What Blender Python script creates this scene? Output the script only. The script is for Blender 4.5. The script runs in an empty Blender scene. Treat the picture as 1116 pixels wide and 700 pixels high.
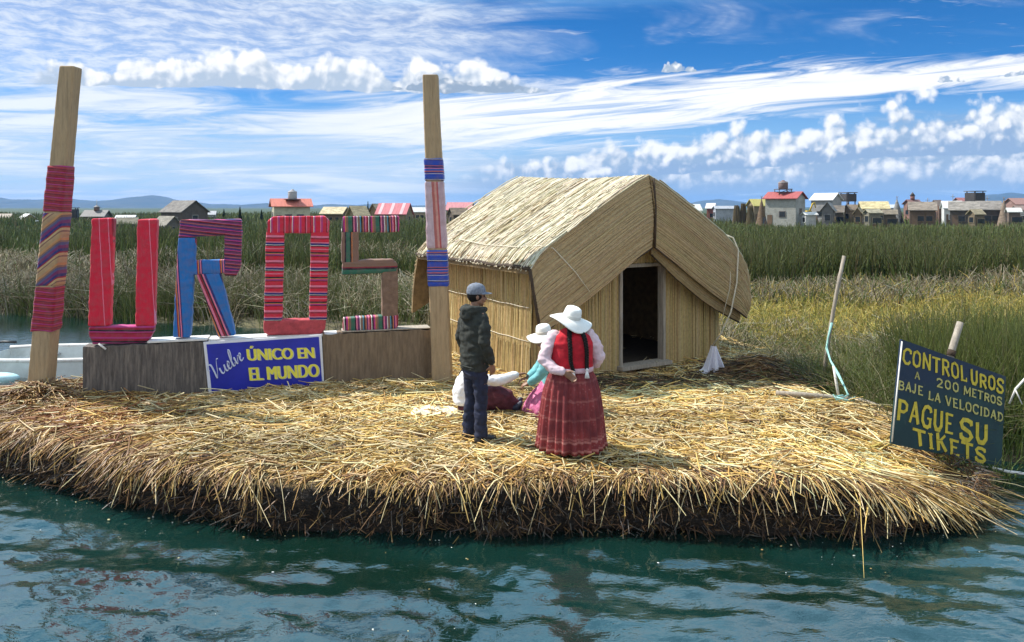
import bpy, bmesh, math, random
import numpy as np
from math import radians, sin, cos, pi, atan2, tan, sqrt
from mathutils import Vector, Matrix

SC = bpy.context.scene
COL = SC.collection
rng = np.random.default_rng(7)
random.seed(7)

# ------------------------------------------------------------------ camera, sky, sun, exposure
F = 806.0            # focal length in photograph pixels (1116 wide)
HY = 226.0           # horizon row in the photograph
CAMZ = 3.12          # eye height over the lake
cam = bpy.data.cameras.new('camera')
camo = bpy.data.objects.new('camera', cam)
COL.objects.link(camo)
camo.location = (0, 0, CAMZ)
camo.rotation_euler = (radians(90), 0, 0)
cam.sensor_fit = 'HORIZONTAL'
cam.sensor_width = 36.0
cam.lens = 36.0 * F / 1116.0
cam.shift_y = -(350.0 - HY) / 1116.0
cam.clip_start = 0.1
cam.clip_end = 60000
SC.camera = camo

SUN_EL = radians(51)
SDIR = Vector((-0.90 * cos(SUN_EL), 0.33 * cos(SUN_EL), sin(SUN_EL))).normalized()
SUN_AZ = atan2(SDIR.x, SDIR.y)
sl = bpy.data.lights.new('sun', 'SUN')
sl.energy = 5.0
sl.angle = radians(0.5)
sl.color = (1.0, 0.955, 0.88)
so = bpy.data.objects.new('sun', sl)
COL.objects.link(so)
so.rotation_euler = SDIR.to_track_quat('Z', 'Y').to_euler()

SC.view_settings.view_transform = 'Standard'
SC.view_settings.look = 'None'
SC.view_settings.gamma = 1.0
SC.view_settings.use_curve_mapping = False
SC.view_settings.exposure = 0.55
SC.cycles.max_bounces = 8
SC.cycles.volume_bounces = 0
SC.cycles.use_adaptive_sampling = True
SC.cycles.use_denoising = True


# ------------------------------------------------------------------ node helper: arithmetic on sockets
class V:
    def __init__(s, tree, sock):
        s.t = tree
        s.s = sock

    def _m(s, op, *a, clamp=False):
        n = s.t.nodes.new('ShaderNodeMath')
        n.operation = op
        n.use_clamp = clamp
        for i, x in enumerate((s,) + a):
            if isinstance(x, V):
                s.t.links.new(x.s, n.inputs[i])
            else:
                n.inputs[i].default_value = x
        return V(s.t, n.outputs[0])

    def __add__(s, o): return s._m('ADD', o)
    __radd__ = __add__
    def __mul__(s, o): return s._m('MULTIPLY', o)
    __rmul__ = __mul__
    def __sub__(s, o): return s._m('SUBTRACT', o)
    def __rsub__(s, o): return (s * -1.0) + o
    def __truediv__(s, o): return s._m('DIVIDE', o)
    def max(s, o): return s._m('MAXIMUM', o)
    def min(s, o): return s._m('MINIMUM', o)
    def clamp(s): return s._m('ADD', 0.0, clamp=True)
    def pow(s, o): return s._m('POWER', o)
    def abs(s): return s._m('ABSOLUTE')
    def fract(s): return s._m('FRACT')
    def sin(s): return s._m('SINE')

    def ss(s, a, b):
        n = s.t.nodes.new('ShaderNodeMapRange')
        n.interpolation_type = 'SMOOTHSTEP'
        s.t.links.new(s.s, n.inputs[0])
        flip = a > b
        n.inputs[1].default_value = min(a, b)
        n.inputs[2].default_value = max(a, b)
        n.inputs[3].default_value = 1.0 if flip else 0.0
        n.inputs[4].default_value = 0.0 if flip else 1.0
        return V(s.t, n.outputs[0])

    def ramp(s, stops, interp='LINEAR'):
        n = s.t.nodes.new('ShaderNodeValToRGB')
        n.color_ramp.interpolation = interp
        el = n.color_ramp.elements
        while len(el) < len(stops):
            el.new(0.5)
        for e, (p, c) in zip(el, stops):
            e.position = p
            e.color = (c[0], c[1], c[2], 1)
        s.t.links.new(s.s, n.inputs[0])
        return V(s.t, n.outputs[0])

    def curve(s, pts):
        """piecewise smooth table lookup; pts = (x, y) with x and y in 0..1"""
        n = s.t.nodes.new('ShaderNodeFloatCurve')
        c = n.mapping.curves[0]
        while len(c.points) < len(pts):
            c.points.new(0.5, 0.5)
        for p, (x, y) in zip(c.points, pts):
            p.location = (x, y)
            p.handle_type = 'AUTO_CLAMPED'
        n.mapping.update()
        s.t.links.new(s.s, n.inputs[1])
        return V(s.t, n.outputs[0])


def nd(tree, kind, **kw):
    n = tree.nodes.new(kind)
    for k, v in kw.items():
        setattr(n, k, v)
    return n


def link(tree, a, b):
    tree.links.new(a.s if isinstance(a, V) else a, b)


def xyz(tree, vec):
    n = nd(tree, 'ShaderNodeSeparateXYZ')
    link(tree, vec, n.inputs[0])
    return [V(tree, n.outputs[i]) for i in range(3)]


def comb(tree, *a):
    n = nd(tree, 'ShaderNodeCombineXYZ')
    for i, x in enumerate(a):
        if isinstance(x, V):
            link(tree, x, n.inputs[i])
        else:
            n.inputs[i].default_value = x
    return n.outputs[0]


def noise(tree, vec, scale=1.0, detail=4.0, rough=0.5, dist=0.0, lac=2.0, dims='3D'):
    n = nd(tree, 'ShaderNodeTexNoise', noise_dimensions=dims)
    if vec is not None:
        link(tree, vec, n.inputs['Vector'])
    n.inputs['Scale'].default_value = scale
    n.inputs['Detail'].default_value = detail
    n.inputs['Roughness'].default_value = rough
    n.inputs['Lacunarity'].default_value = lac
    n.inputs['Distortion'].default_value = dist
    return V(tree, n.outputs[0])


def voro(tree, vec, scale, detail=0.0):
    n = nd(tree, 'ShaderNodeTexVoronoi', feature='F1', voronoi_dimensions='2D')
    link(tree, vec, n.inputs['Vector'])
    n.inputs['Scale'].default_value = scale
    n.inputs['Detail'].default_value = detail
    n.inputs['Roughness'].default_value = 0.6
    return V(tree, n.outputs['Distance'])


def mix(tree, fac, a, b, blend='MIX'):
    n = nd(tree, 'ShaderNodeMix', data_type='RGBA', blend_type=blend)
    for i, x in ((0, fac), (6, a), (7, b)):
        if isinstance(x, V):
            link(tree, x, n.inputs[i])
        elif i == 0:
            n.inputs[0].default_value = x
        else:
            n.inputs[i].default_value = (x[0], x[1], x[2], 1)
    return V(tree, n.outputs[2])


# ------------------------------------------------------------------ the sky: air and the day's clouds
W = bpy.data.worlds.new('World')
SC.world = W
W.use_nodes = True
T = W.node_tree
T.nodes.clear()
sky = nd(T, 'ShaderNodeTexSky', sky_type='NISHITA', sun_disc=False)
sky.sun_elevation = SUN_EL
sky.sun_rotation = SUN_AZ
sky.altitude = 3800
sky.air_density = 1.0
sky.dust_density = 0.25
sky.ozone_density = 1.6
tc = nd(T, 'ShaderNodeTexCoord')
dx, dy, dz = xyz(T, tc.outputs['Generated'])
fy = dy.abs().max(0.12)
px = (dx / fy * F + 558.0) * (1 / 1116.0)       # bearing along the horizon, 0..1 over the view ahead
up = dz / fy * (F / HY)                          # height over the horizon, 1 = some 16 degrees up
pc = px.clamp()


def PX(x): return x / 1116.0
def UP(y): return (HY - y) / HY


def cvec(sx, sy, ox=0.0, oy=0.0):
    return comb(T, px * sx + ox, up * sy + oy, 0.37)


# blue: deepen the clear-sky blue the way thin dry air at 3800 m looks
hs = nd(T, 'ShaderNodeHueSaturation')
link(T, sky.outputs[0], hs.inputs['Color'])
hs.inputs['Saturation'].default_value = 1.38
hs.inputs['Value'].default_value = 1.0
blue = mix(T, 1.0, V(T, hs.outputs[0]), (0.70, 1.10, 1.28), 'MULTIPLY')
blue = mix(T, up.ss(0.75, 0.0) * 0.85, blue, (4.0, 6.2, 9.0))

WHITE = (10.4, 10.5, 10.6)
PALE = (7.0, 8.0, 9.2)
GREY = (3.6, 4.5, 5.8)
DEEP = (2.9, 4.3, 6.5)


def n2(vec, detail, rough, dist=0.0):
    return noise(T, vec, 1.0, detail, rough, dist, dims='2D')


# a) thin veil over the left and the low sky, streaked along the horizon
veil_n = n2(cvec(6.0, 11.0), 5, 0.62, 0.8)
veil_s = n2(cvec(4.2, 15.0, 3.0, 1.0), 6, 0.66, 0.35)
veil_top = pc.curve([(0, .60), (.2, .58), (.38, .56), (.47, .50), (.55, .30), (.72, .10), (1, .06)])
veil = ((veil_top - up) * 4.0 + 0.30 + (veil_n - 0.5) * 3.6).ss(-0.1, 1.2)
veil_l = pc.curve([(0, .82), (.40, .78), (.55, .50), (.75, .35), (1, .4)])
vfac = veil * veil_l * (veil_s * 0.9 + veil_n * 0.9 - 0.9).ss(-0.55, 0.12)
c = mix(T, vfac, blue, mix(T, (veil_s * 0.7 + veil_n * 0.5).ss(0.54, 0.74), PALE, WHITE))

# b) ripples of high cirrus, upper left, and faint wisps elsewhere
warp = n2(cvec(9.0, 5.0, 2.0, 6.0), 3, 0.55)
rip = n2(comb(T, px * 30.0 + up * 5.0, up * 27.0 + px * 7.0 + warp * 3.0, 1.3), 6, 0.66, 0.12)
ripm = n2(cvec(6.0, 5.0, 9.0, 2.0), 4, 0.6, 0.5)
ripz = pc.curve([(0, .92), (.25, .84), (.4, .66), (.50, .34), (.7, .10), (1, .14)]) * up.ss(0.45, 0.74)
rf = (rip.ss(0.30, 0.74) * 0.50 + 0.34) * (ripm + ripz - 0.74).ss(-0.10, 0.42)
c = mix(T, rf * up.ss(2.2, 1.1), c, (8.9, 9.5, 10.2))
wis = n2(comb(T, px * 10.0 + up * 1.5, up * 20.0 - px * 3.0 + warp * 3.0, 4.1), 7, 0.70, 0.2)
c = mix(T, wis.ss(0.60, 0.92) * up.ss(0.40, 0.60) * up.ss(2.0, 1.0) * 0.8, c, (8.9, 9.4, 10.0))

# c) the long bright band that rises to the right
bm = pc.curve([(0, .38), (.36, .40), (.45, .435), (.60, .475), (.75, .555), (.88, .625), (1, .665)])
bw = pc.curve([(0, .03), (.34, .08), (.44, .12), (.55, .15), (.70, .125), (.82, .10), (.92, .07), (1, .075)])
bn = n2(comb(T, px * 6.0, up * 16.0 - px * 8.0, 7.7), 6, 0.66, 0.7)
bd = 1.0 - ((up - bm).abs() / bw) + (bn - 0.5) * 3.0
gap = n2(comb(T, px * 4.0 + 5.1, up * 22.0 - px * 11.0, 2.2), 5, 0.6, 0.4).ss(0.56, 0.70)
c = mix(T, bd.ss(-0.35, 0.65) * (1.0 - gap * 0.6) * pc.ss(0.24, 0.46), c, WHITE)


def heaps(c, base, top, scale, seed, lo, hi, grey, soft=0.10, lit=0.0, amp=0.62, off=0.30, bil=0.95, relief=0.85):
    """fair-weather heaps: flat base, billowed top, lit from the sun's side"""
    def dens(ox, oy):
        p = cvec(scale, scale * 0.2025, seed + ox * scale, seed * 0.7 + oy * scale * 0.2025)
        n = n2(p, 7, 0.62, 0.25)
        b = voro(T, p, 1.9, 2.0)
        return (n - 0.5) * 1.7 + (0.42 - b) * bil
    u = (up - base) / (top - base).max(0.02)
    d0 = dens(0.0, 0.0)
    m = d0 * amp + (1.0 - u.max(0.0)) * 0.95 - off
    m = m - u.ss(0.06, -0.22) * 1.4
    d1 = dens(-0.005, 0.030)
    shade = ((d0 - d1) * relief + (u - 0.30) * 1.05 + 0.50 + lit + d0 * 0.25).clamp()
    body = mix(T, shade.ss(0.08, 0.82), grey, WHITE)
    return mix(T, m.ss(0.0, soft) * (top - base).ss(0.0, 0.04) * pc.ss(lo[0], lo[1]) * pc.ss(hi[0], hi[1]), c, body)


# d) row of small heaps on the left, greyer towards its right end
base_a = pc.curve([(0, .605), (.2, .60), (.4, .575), (.6, .56), (1, .53)])
top_a = pc.curve([(0, .63), (.03, .70), (.06, .76), (.085, .74), (.10, .68), (.13, .80), (.17, .79), (.20, .82),
                  (.25, .82), (.29, .74), (.325, .86), (.36, .82), (.385, .68), (.41, .76), (.45, .76), (.50, .66), (.55, .60), (1, .56)])
c = heaps(c, base_a - 0.01, top_a + 0.015, 15.5, 3.3, (0.02, 0.05), (0.56, 0.47), (5.0, 6.1, 7.6), 0.22, 0.02, 0.50, 0.17, 0.8)
c = heaps(c, base_a - 0.01, pc.curve([(0, .60), (.36, .60), (.40, .70), (.43, .74), (.47, .72), (.50, .66), (.54, .58), (1, .57)]), 19.0, 31.3, (0.36, 0.40), (0.56, 0.50), (3.4, 4.4, 5.8), 0.14, -0.38)

# e) long bank of heaps low on the right with grey-blue decks under it
deck_n = n2(cvec(6.0, 11.0, 1.0, 8.0), 6, 0.64, 0.4)
deck_t = pc.curve([(0, .02), (.35, .06), (.47, .18), (.62, .26), (.8, .34), (.9, .42), (1, .45)])
deck = ((deck_t - up) * 7.0 + 0.55 + (deck_n - 0.5) * 2.2).ss(0.0, 1.0)
dcol = mix(T, deck_n.ss(0.46, 0.80), DEEP, (7.4, 8.6, 9.8))
c = mix(T, deck * pc.ss(0.35, 0.55) * 0.9, c, dcol)
base_b = pc.curve([(0, .05), (.40, .09), (.6, .12), (.75, .14), (.9, .17), (1, .18)])
top_b = pc.curve([(0, .06), (.43, .12), (.50, .26), (.55, .26), (.60, .36), (.66, .36), (.70, .40), (.75, .48), (.785, .46),
                  (.82, .54), (.86, .54), (.89, .62), (.93, .60), (.96, .66), (1, .68)])
c = heaps(c, base_b, top_b + 0.02, 15.0, 8.1, (0.42, 0.52), (1.5, 1.3), (3.5, 4.9, 6.9), 0.22, -0.16, 0.50, 0.10, 0.75, 0.85)
base_c = pc.curve([(0, .02), (.5, .05), (.8, .08), (1, .10)])
top_c = pc.curve([(0, .03), (.45, .08), (.55, .17), (.68, .20), (.8, .25), (.92, .31), (1, .32)])
c = heaps(c, base_c, top_c, 15.0, 14.6, (0.42, 0.55), (1.5, 1.3), (3.3, 4.8, 7.0), 0.35, -0.16, 0.7, 0.12, 0.6, 0.5)
# a middle row, nearer and lower, overlapping the first
base_m = pc.curve([(0, .05), (.5, .11), (.7, .18), (.85, .24), (1, .27)])
top_m = pc.curve([(0, .06), (.52, .16), (.60, .24), (.68, .30), (.74, .30), (.80, .40), (.86, .38), (.92, .48), (1, .50)])
c = heaps(c, base_m, top_m, 18.0, 41.3, (0.50, 0.60), (1.5, 1.3), (3.2, 4.6, 6.8), 0.3, -0.18, 0.6, 0.14, 0.8, 0.8)
# f) a few small grey scraps drifting in front of the bright band
scrap_t = pc.curve([(0, .2), (.485, .2), (.505, .61), (.525, .61), (.54, .2), (.625, .2), (.655, .75), (.675, .74), (.70, .2), (.905, .2), (.92, .70), (.94, .68), (.96, .2), (.975, .70), (1, .72)])
scrap_b = pc.curve([(0, .55), (.5, .55), (.6, .6), (.66, .655), (.8, .62), (.93, .605), (1, .64)])
c = heaps(c, scrap_b, scrap_t, 30.0, 21.0, (0.485, 0.50), (1.5, 1.3), (4.2, 5.3, 6.8), 0.2, -0.25)
# g) overhead, out of the picture: added broken cloud, brightened and blued for the lake to mirror
oz = dz.max(0.05)
ov = noise(T, comb(T, dx / oz, dy / oz, 2.0), 1.3, 6, 0.55, 0.2)
hv = noise(T, comb(T, dx / oz * 0.8, dy / oz * 1.6, 5.0), 2.2, 4, 0.6, 0.3)
c = mix(T, hv.ss(0.25, 0.65) * dz.ss(0.24, 0.36) * 0.85, c, (6.4, 12.0, 16.5))
c = mix(T, ov.ss(0.48, 0.62) * dz.ss(0.26, 0.40) * 0.9, c, (9.0, 11.0, 13.0))

# h) the half of the sky behind the viewer: unseen white heaps, added to fill shaded fronts
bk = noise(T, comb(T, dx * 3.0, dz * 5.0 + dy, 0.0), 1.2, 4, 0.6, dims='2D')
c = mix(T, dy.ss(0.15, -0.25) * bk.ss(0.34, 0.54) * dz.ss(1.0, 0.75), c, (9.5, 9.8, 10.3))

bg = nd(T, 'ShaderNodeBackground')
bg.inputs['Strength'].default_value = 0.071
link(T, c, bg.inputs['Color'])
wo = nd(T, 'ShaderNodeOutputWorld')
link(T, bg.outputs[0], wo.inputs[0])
W.cycles.sampling_method = 'MANUAL'
W.cycles.sample_map_resolution = 1024

# ------------------------------------------------------------------ places, meshes, objects
def P(x, y, d):
    """the point of the place that lies d metres ahead under photograph pixel (x, y)"""
    return Vector(((x - 558.0) / F * d, d, CAMZ - (y - HY) / F * d))


def G(x, y, z=0.55):
    d = (CAMZ - z) * F / (y - HY)
    return P(x, y, d)


def tag(o, label=None, cat=None, group=None, kind=None):
    if label: o['label'] = label
    if cat: o['category'] = cat
    if group: o['group'] = group
    if kind: o['kind'] = kind
    return o


def empty(name, loc=(0, 0, 0), rz=0.0):
    o = bpy.data.objects.new(name, None)
    o.empty_display_size = 0.2
    o.location = loc
    o.rotation_euler = (0, 0, rz)
    COL.objects.link(o)
    return o


def thing(name, label, cat, loc=(0, 0, 0), rz=0.0, group=None):
    return tag(empty(name, loc, rz), label, cat, group)


def link_mesh(name, me, mat=None, parent=None, loc=None):
    o = bpy.data.objects.new(name, me)
    if mat is not None:
        for m in (mat if isinstance(mat, (list, tuple)) else [mat]):
            me.materials.append(m)
    COL.objects.link(o)
    if parent is not None:
        o.parent = parent
    if loc is not None:
        o.location = loc
    return o


def np_mesh(name, verts, faces, col=None, smooth=True):
    """verts (n,3), faces (m,4) or (m,3) arrays, col (n,3)"""
    verts = np.asarray(verts, dtype=np.float32)
    faces = np.asarray(faces, dtype=np.int32)
    me = bpy.data.meshes.new(name)
    k = faces.shape[1]
    me.vertices.add(len(verts))
    me.vertices.foreach_set('co', verts.ravel())
    me.loops.add(faces.size)
    me.loops.foreach_set('vertex_index', faces.ravel())
    me.polygons.add(len(faces))
    me.polygons.foreach_set('loop_start', np.arange(0, faces.size, k, dtype=np.int32))
    me.polygons.foreach_set('use_smooth', np.full(len(faces), smooth, dtype=bool))
    if col is not None:
        a = me.attributes.new('Col', 'FLOAT_COLOR', 'POINT')
        c4 = np.ones((len(verts), 4), dtype=np.float32)
        c4[:, :3] = col
        a.data.foreach_set('color', c4.ravel())
    me.update(calc_edges=True)
    me.validate()
    return me


def strands(pts, rad, col, sides=3):
    """tubes along n polylines of k points: pts (n,k,3), rad (n,k), col (n,3) or (n,k,3) -> verts, quads, colours"""
    n, k, _ = pts.shape
    t = np.gradient(pts, axis=1)
    t /= np.linalg.norm(t, axis=2, keepdims=True) + 1e-9
    ref = rng.normal(size=(n, 1, 3))
    s1 = np.cross(t, np.broadcast_to(ref, t.shape))
    s1 /= np.linalg.norm(s1, axis=2, keepdims=True) + 1e-9
    s2 = np.cross(t, s1)
    a = np.arange(sides) * 2 * pi / sides
    v = (pts[:, :, None, :] + rad[:, :, None, None] * (np.cos(a)[None, None, :, None] * s1[:, :, None, :] + np.sin(a)[None, None, :, None] * s2[:, :, None, :]))
    idx = np.arange(n * k * sides).reshape(n, k, sides)
    a0 = idx[:, :-1, :]
    b0 = idx[:, 1:, :]
    f = np.stack([a0, np.roll(a0, -1, 2), np.roll(b0, -1, 2), b0], axis=-1).reshape(-1, 4)
    if col.ndim == 2:
        col = np.broadcast_to(col[:, None, :], (n, k, 3))
    c = np.broadcast_to(col[:, :, None, :], (n, k, sides, 3)).reshape(-1, 3)
    return v.reshape(-1, 3), f, c


class MB:
    """collects shapes into one mesh"""
    def __init__(s):
        s.v = []
        s.f = []
        s.sm = []
        s.mi = []

    def add(s, verts, faces, smooth=False, mi=0):
        b = len(s.v)
        s.v += [tuple(p) for p in verts]
        s.f += [tuple(b + i for i in f) for f in faces]
        s.sm += [smooth] * len(faces)
        s.mi += [mi] * len(faces)
        return s

    def hexa(s, p, mi=0):
        """8 corners: bottom 4 counter-clockwise seen from above, then top 4"""
        return s.add(p, [(3, 2, 1, 0), (4, 5, 6, 7), (0, 1, 5, 4), (1, 2, 6, 5), (2, 3, 7, 6), (3, 0, 4, 7)], False, mi)

    def box(s, x0, x1, y0, y1, z0, z1, mi=0):
        return s.hexa([(x0, y0, z0), (x1, y0, z0), (x1, y1, z0), (x0, y1, z0), (x0, y0, z1), (x1, y0, z1), (x1, y1, z1), (x0, y1, z1)], mi)

    def prism(s, poly, off, mi=0):
        """closed outline (3-D points) pushed along off"""
        n = len(poly)
        off = Vector(off)
        a = [Vector(p) for p in poly]
        b = [p + off for p in a]
        fs = [tuple(range(n)), tuple(range(2 * n - 1, n - 1, -1))]
        fs += [((i + 1) % n, i, n + i, n + (i + 1) % n) for i in range(n)]
        return s.add(a + b, fs, False, mi)

    def tube(s, pts, rad, sides=8, caps=True, mi=0, sq=1.0, ref=None, round_ends=False):
        pts = [Vector(p) for p in pts]
        n = len(pts)
        rad = list(rad) if hasattr(rad, '__len__') else [rad] * n
        if round_ends:
            d0 = (pts[0] - pts[1]).normalized()
            d1 = (pts[-1] - pts[-2]).normalized()
            r0, r1 = rad[0], rad[-1]
            pts = [pts[0] + d0 * r0 * .95, pts[0] + d0 * r0 * .6] + pts + [pts[-1] + d1 * r1 * .6, pts[-1] + d1 * r1 * .95]
            rad = [r0 * .3, r0 * .8] + rad + [r1 * .8, r1 * .3]
            n += 4
        vs = []
        prev = None
        for i in range(n):
            t = (pts[min(i + 1, n - 1)] - pts[max(i - 1, 0)]).normalized()
            r = Vector(ref) if ref is not None else (prev if prev is not None else Vector((0.31, 0.17, 0.94)))
            if abs(t.dot(r)) > 0.97 and ref is None:
                r = Vector((1, 0.1, 0))
            a = (r - t * r.dot(t)).normalized()
            prev = a
            b = t.cross(a)
            for j in range(sides):
                w = 2 * pi * j / sides
                vs.append(pts[i] + a * (cos(w) * rad[i]) + b * (sin(w) * rad[i] * sq))
        fs = []
        for i in range(n - 1):
            for j in range(sides):
                k = (j + 1) % sides
                fs.append((i * sides + j, i * sides + k, (i + 1) * sides + k, (i + 1) * sides + j))
        if caps:
            fs.append(tuple(range(sides - 1, -1, -1)))
            fs.append(tuple((n - 1) * sides + j for j in range(sides)))
        return s.add(vs, fs, True, mi)

    def rings(s, rings, caps=True, mi=0, smooth=True):
        """loft of equal-length closed rings of points"""
        m = len(rings[0])
        vs = [p for r in rings for p in r]
        fs = []
        for i in range(len(rings) - 1):
            for j in range(m):
                k = (j + 1) % m
                fs.append((i * m + j, i * m + k, (i + 1) * m + k, (i + 1) * m + j))
        if caps:
            fs.append(tuple(range(m - 1, -1, -1)))
            fs.append(tuple((len(rings) - 1) * m + j for j in range(m)))
        return s.add(vs, fs, smooth, mi)

    def ball(s, c, r, seg=14, rows=9, mat3=None, mi=0):
        c = Vector(c)
        r = Vector(r) if hasattr(r, '__len__') else Vector((r, r, r))
        rs = []
        for i in range(rows + 1):
            th = pi * (i + 0.02) / (rows + 0.04)
            ring = []
            for j in range(seg):
                ph = 2 * pi * j / seg
                p = Vector((sin(th) * cos(ph) * r.x, sin(th) * sin(ph) * r.y, -cos(th) * r.z))
                if mat3 is not None:
                    p = mat3 @ p
                ring.append(c + p)
            rs.append(ring)
        return s.rings(rs, True, mi)

    def mesh(s, name):
        me = bpy.data.meshes.new(name)
        me.from_pydata(s.v, [], s.f)
        me.polygons.foreach_set('use_smooth', s.sm)
        me.polygons.foreach_set('material_index', s.mi)
        me.update()
        return me

    def build(s, name, mat, parent=None, loc=None, bevel=0.0, fix=True):
        me = s.mesh(name)
        if fix:
            bm = bmesh.new()
            bm.from_mesh(me)
            bmesh.ops.recalc_face_normals(bm, faces=bm.faces)
            if bevel > 0:
                es = [e for e in bm.edges if len(e.link_faces) == 2 and e.calc_face_angle(0) > 0.6]
                bmesh.ops.bevel(bm, geom=es, offset=bevel, segments=2, affect='EDGES', clamp_overlap=True)
            bm.to_mesh(me)
            bm.free()
        return link_mesh(name, me, mat, parent, loc)


def fused(mb, name, mat, parent=None, voxel=0.008, smooth=3, wrinkle=0.0, wscale=9.0, fn=None):
    """grow the collected shapes together into one continuous skin; wrinkle = depth of cloth creases"""
    from mathutils import noise as mn
    me = mb.mesh(name)
    bm = bmesh.new()
    bm.from_mesh(me)
    bmesh.ops.recalc_face_normals(bm, faces=bm.faces)
    bm.to_mesh(me)
    bm.free()
    o = bpy.data.objects.new(name, me)
    COL.objects.link(o)
    m = o.modifiers.new('r', 'REMESH')
    m.mode = 'VOXEL'
    m.voxel_size = voxel
    if smooth:
        m2 = o.modifiers.new('s', 'SMOOTH')
        m2.factor = 0.5
        m2.iterations = smooth
    dg = bpy.context.evaluated_depsgraph_get()
    me2 = bpy.data.meshes.new_from_object(o.evaluated_get(dg))
    COL.objects.unlink(o)
    bpy.data.objects.remove(o)
    bpy.data.meshes.remove(me)
    me2.name = name
    if wrinkle > 0 or fn:
        for v in me2.vertices:
            if wrinkle > 0:
                p = v.co
                w = mn.noise((p.x * wscale, p.y * wscale, p.z * wscale * 1.9)) * wrinkle
                w += mn.noise((p.x * wscale * 2.6 + 5, p.y * wscale * 2.6, p.z * wscale * 3.6)) * wrinkle * 0.45
                v.co = p + v.normal * w
            if fn:
                v.co = fn(v.co)
    me2.polygons.foreach_set('use_smooth', [True] * len(me2.polygons))
    me2.materials.clear()
    me2.update()
    return link_mesh(name, me2, mat, parent)


# ------------------------------------------------------------------ materials
MATS = {}


def new_mat(name):
    m = bpy.data.materials.new(name)
    m.use_nodes = True
    t = m.node_tree
    t.nodes.clear()
    b = nd(t, 'ShaderNodeBsdfPrincipled')
    o = nd(t, 'ShaderNodeOutputMaterial')
    t.links.new(b.outputs[0], o.inputs[0])
    MATS[name] = m
    return m, t, b


def bump(t, b, h, strength=0.3, dist=0.01):
    n = nd(t, 'ShaderNodeBump')
    n.inputs['Strength'].default_value = strength
    n.inputs['Distance'].default_value = dist
    link(t, h, n.inputs['Height'])
    t.links.new(n.outputs[0], b.inputs['Normal'])
    return n


def obj_co(t):
    return nd(t, 'ShaderNodeTexCoord').outputs['Object']


def plain(name, col, rough=0.7, var=0.15, scale=8.0, metal=0.0, bstr=0.15, bd=0.004, spec=0.5, stretch=(1, 1, 1), dirt=None):
    m, t, b = new_mat(name)
    x, y, z = xyz(t, obj_co(t))
    v = comb(t, x * stretch[0], y * stretch[1], z * stretch[2])
    n1 = noise(t, v, scale, 5, 0.6)
    n2 = noise(t, v, scale * 6, 3, 0.6)
    k = (n1 * 0.7 + n2 * 0.3)
    lo = [c * (1 - var * 1.6) for c in col]
    hi = [min(1, c * (1 + var * 1.6)) for c in col]
    c = mix(t, k.ss(0.25, 0.75), lo, hi)
    if dirt:
        c = mix(t, n1.ss(0.52, 0.70) * 0.6, c, dirt)
    link(t, c, b.inputs['Base Color'])
    b.inputs['Roughness'].default_value = rough
    b.inputs['Metallic'].default_value = metal
    b.inputs['Specular IOR Level'].default_value = spec
    if bstr:
        bump(t, b, k, bstr, bd)
    return m


def strand_mat(name, rough=0.55, spec=0.3, transl=0.0, var=0.25, scale=30.0):
    """reads each strand's own colour"""
    m, t, b = new_mat(name)
    a = nd(t, 'ShaderNodeAttribute', attribute_name='Col')
    n = noise(t, obj_co(t), scale, 3, 0.6)
    c = mix(t, n.ss(0.3, 0.75) * var, V(t, a.outputs['Color']), (0.02, 0.015, 0.01))
    link(t, c, b.inputs['Base Color'])
    b.inputs['Roughness'].default_value = rough
    b.inputs['Specular IOR Level'].default_value = spec
    if transl:
        tr = nd(t, 'ShaderNodeBsdfTranslucent')
        link(t, c, tr.inputs['Color'])
        ms = nd(t, 'ShaderNodeMixShader')
        ms.inputs[0].default_value = transl
        t.links.new(b.outputs[0], ms.inputs[1])
        t.links.new(tr.outputs[0], ms.inputs[2])
        o = [q for q in t.nodes if q.type == 'OUTPUT_MATERIAL'][0]
        t.links.new(ms.outputs[0], o.inputs[0])
    return m


def stripes(name, axis, period, cols, rough=0.85, off=0.0, jitter=0.0, weave=160.0):
    """woven cloth: colour bands across the given direction of the part's own space; cols = [(start, rgb)]"""
    m, t, b = new_mat(name)
    co = obj_co(t)
    x, y, z = xyz(t, co)
    s = x * axis[0] + y * axis[1] + z * axis[2]
    wob = noise(t, co, 7.0, 3, 0.5)
    s = s + (wob - 0.5) * (0.012 + jitter)
    f = ((s + off) * (1.0 / period)).fract()
    c = f.ramp(cols, 'CONSTANT')
    fade = noise(t, co, 13.0, 4, 0.6)
    c = mix(t, fade.ss(0.3, 0.8) * 0.35, c, (0.22, 0.12, 0.12))
    link(t, c, b.inputs['Base Color'])
    b.inputs['Roughness'].default_value = rough
    b.inputs['Specular IOR Level'].default_value = 0.2
    b.inputs['Sheen Weight'].default_value = 0.15
    fine = (s * weave).sin() * 0.5 + noise(t, co, 120.0, 2, 0.5)
    bump(t, b, fine + wob * 3.0, 0.5, 0.004)
    return m

# ------------------------------------------------------------------ lake
def vnoise(p, f, seed=0.0):
    """cheap smooth value noise for arrays of 2-D points"""
    x = p[:, 0] * f + seed
    y = p[:, 1] * f + seed * 1.7
    xi = np.floor(x)
    yi = np.floor(y)
    fx = x - xi
    fy_ = y - yi
    fx = fx * fx * (3 - 2 * fx)
    fy_ = fy_ * fy_ * (3 - 2 * fy_)

    def h(a, b):
        q = np.sin(a * 127.1 + b * 311.7) * 43758.5453
        return q - np.floor(q)
    return (h(xi, yi) * (1 - fx) + h(xi + 1, yi) * fx) * (1 - fy_) + (h(xi, yi + 1) * (1 - fx) + h(xi + 1, yi + 1) * fx) * fy_


def fbm(p, f, seed=0.0, oct=4):
    a = 0
    w = 0.5
    for i in range(oct):
        a = a + w * vnoise(p, f * 2 ** i, seed + i * 11.3)
        w *= 0.5
    return a


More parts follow.
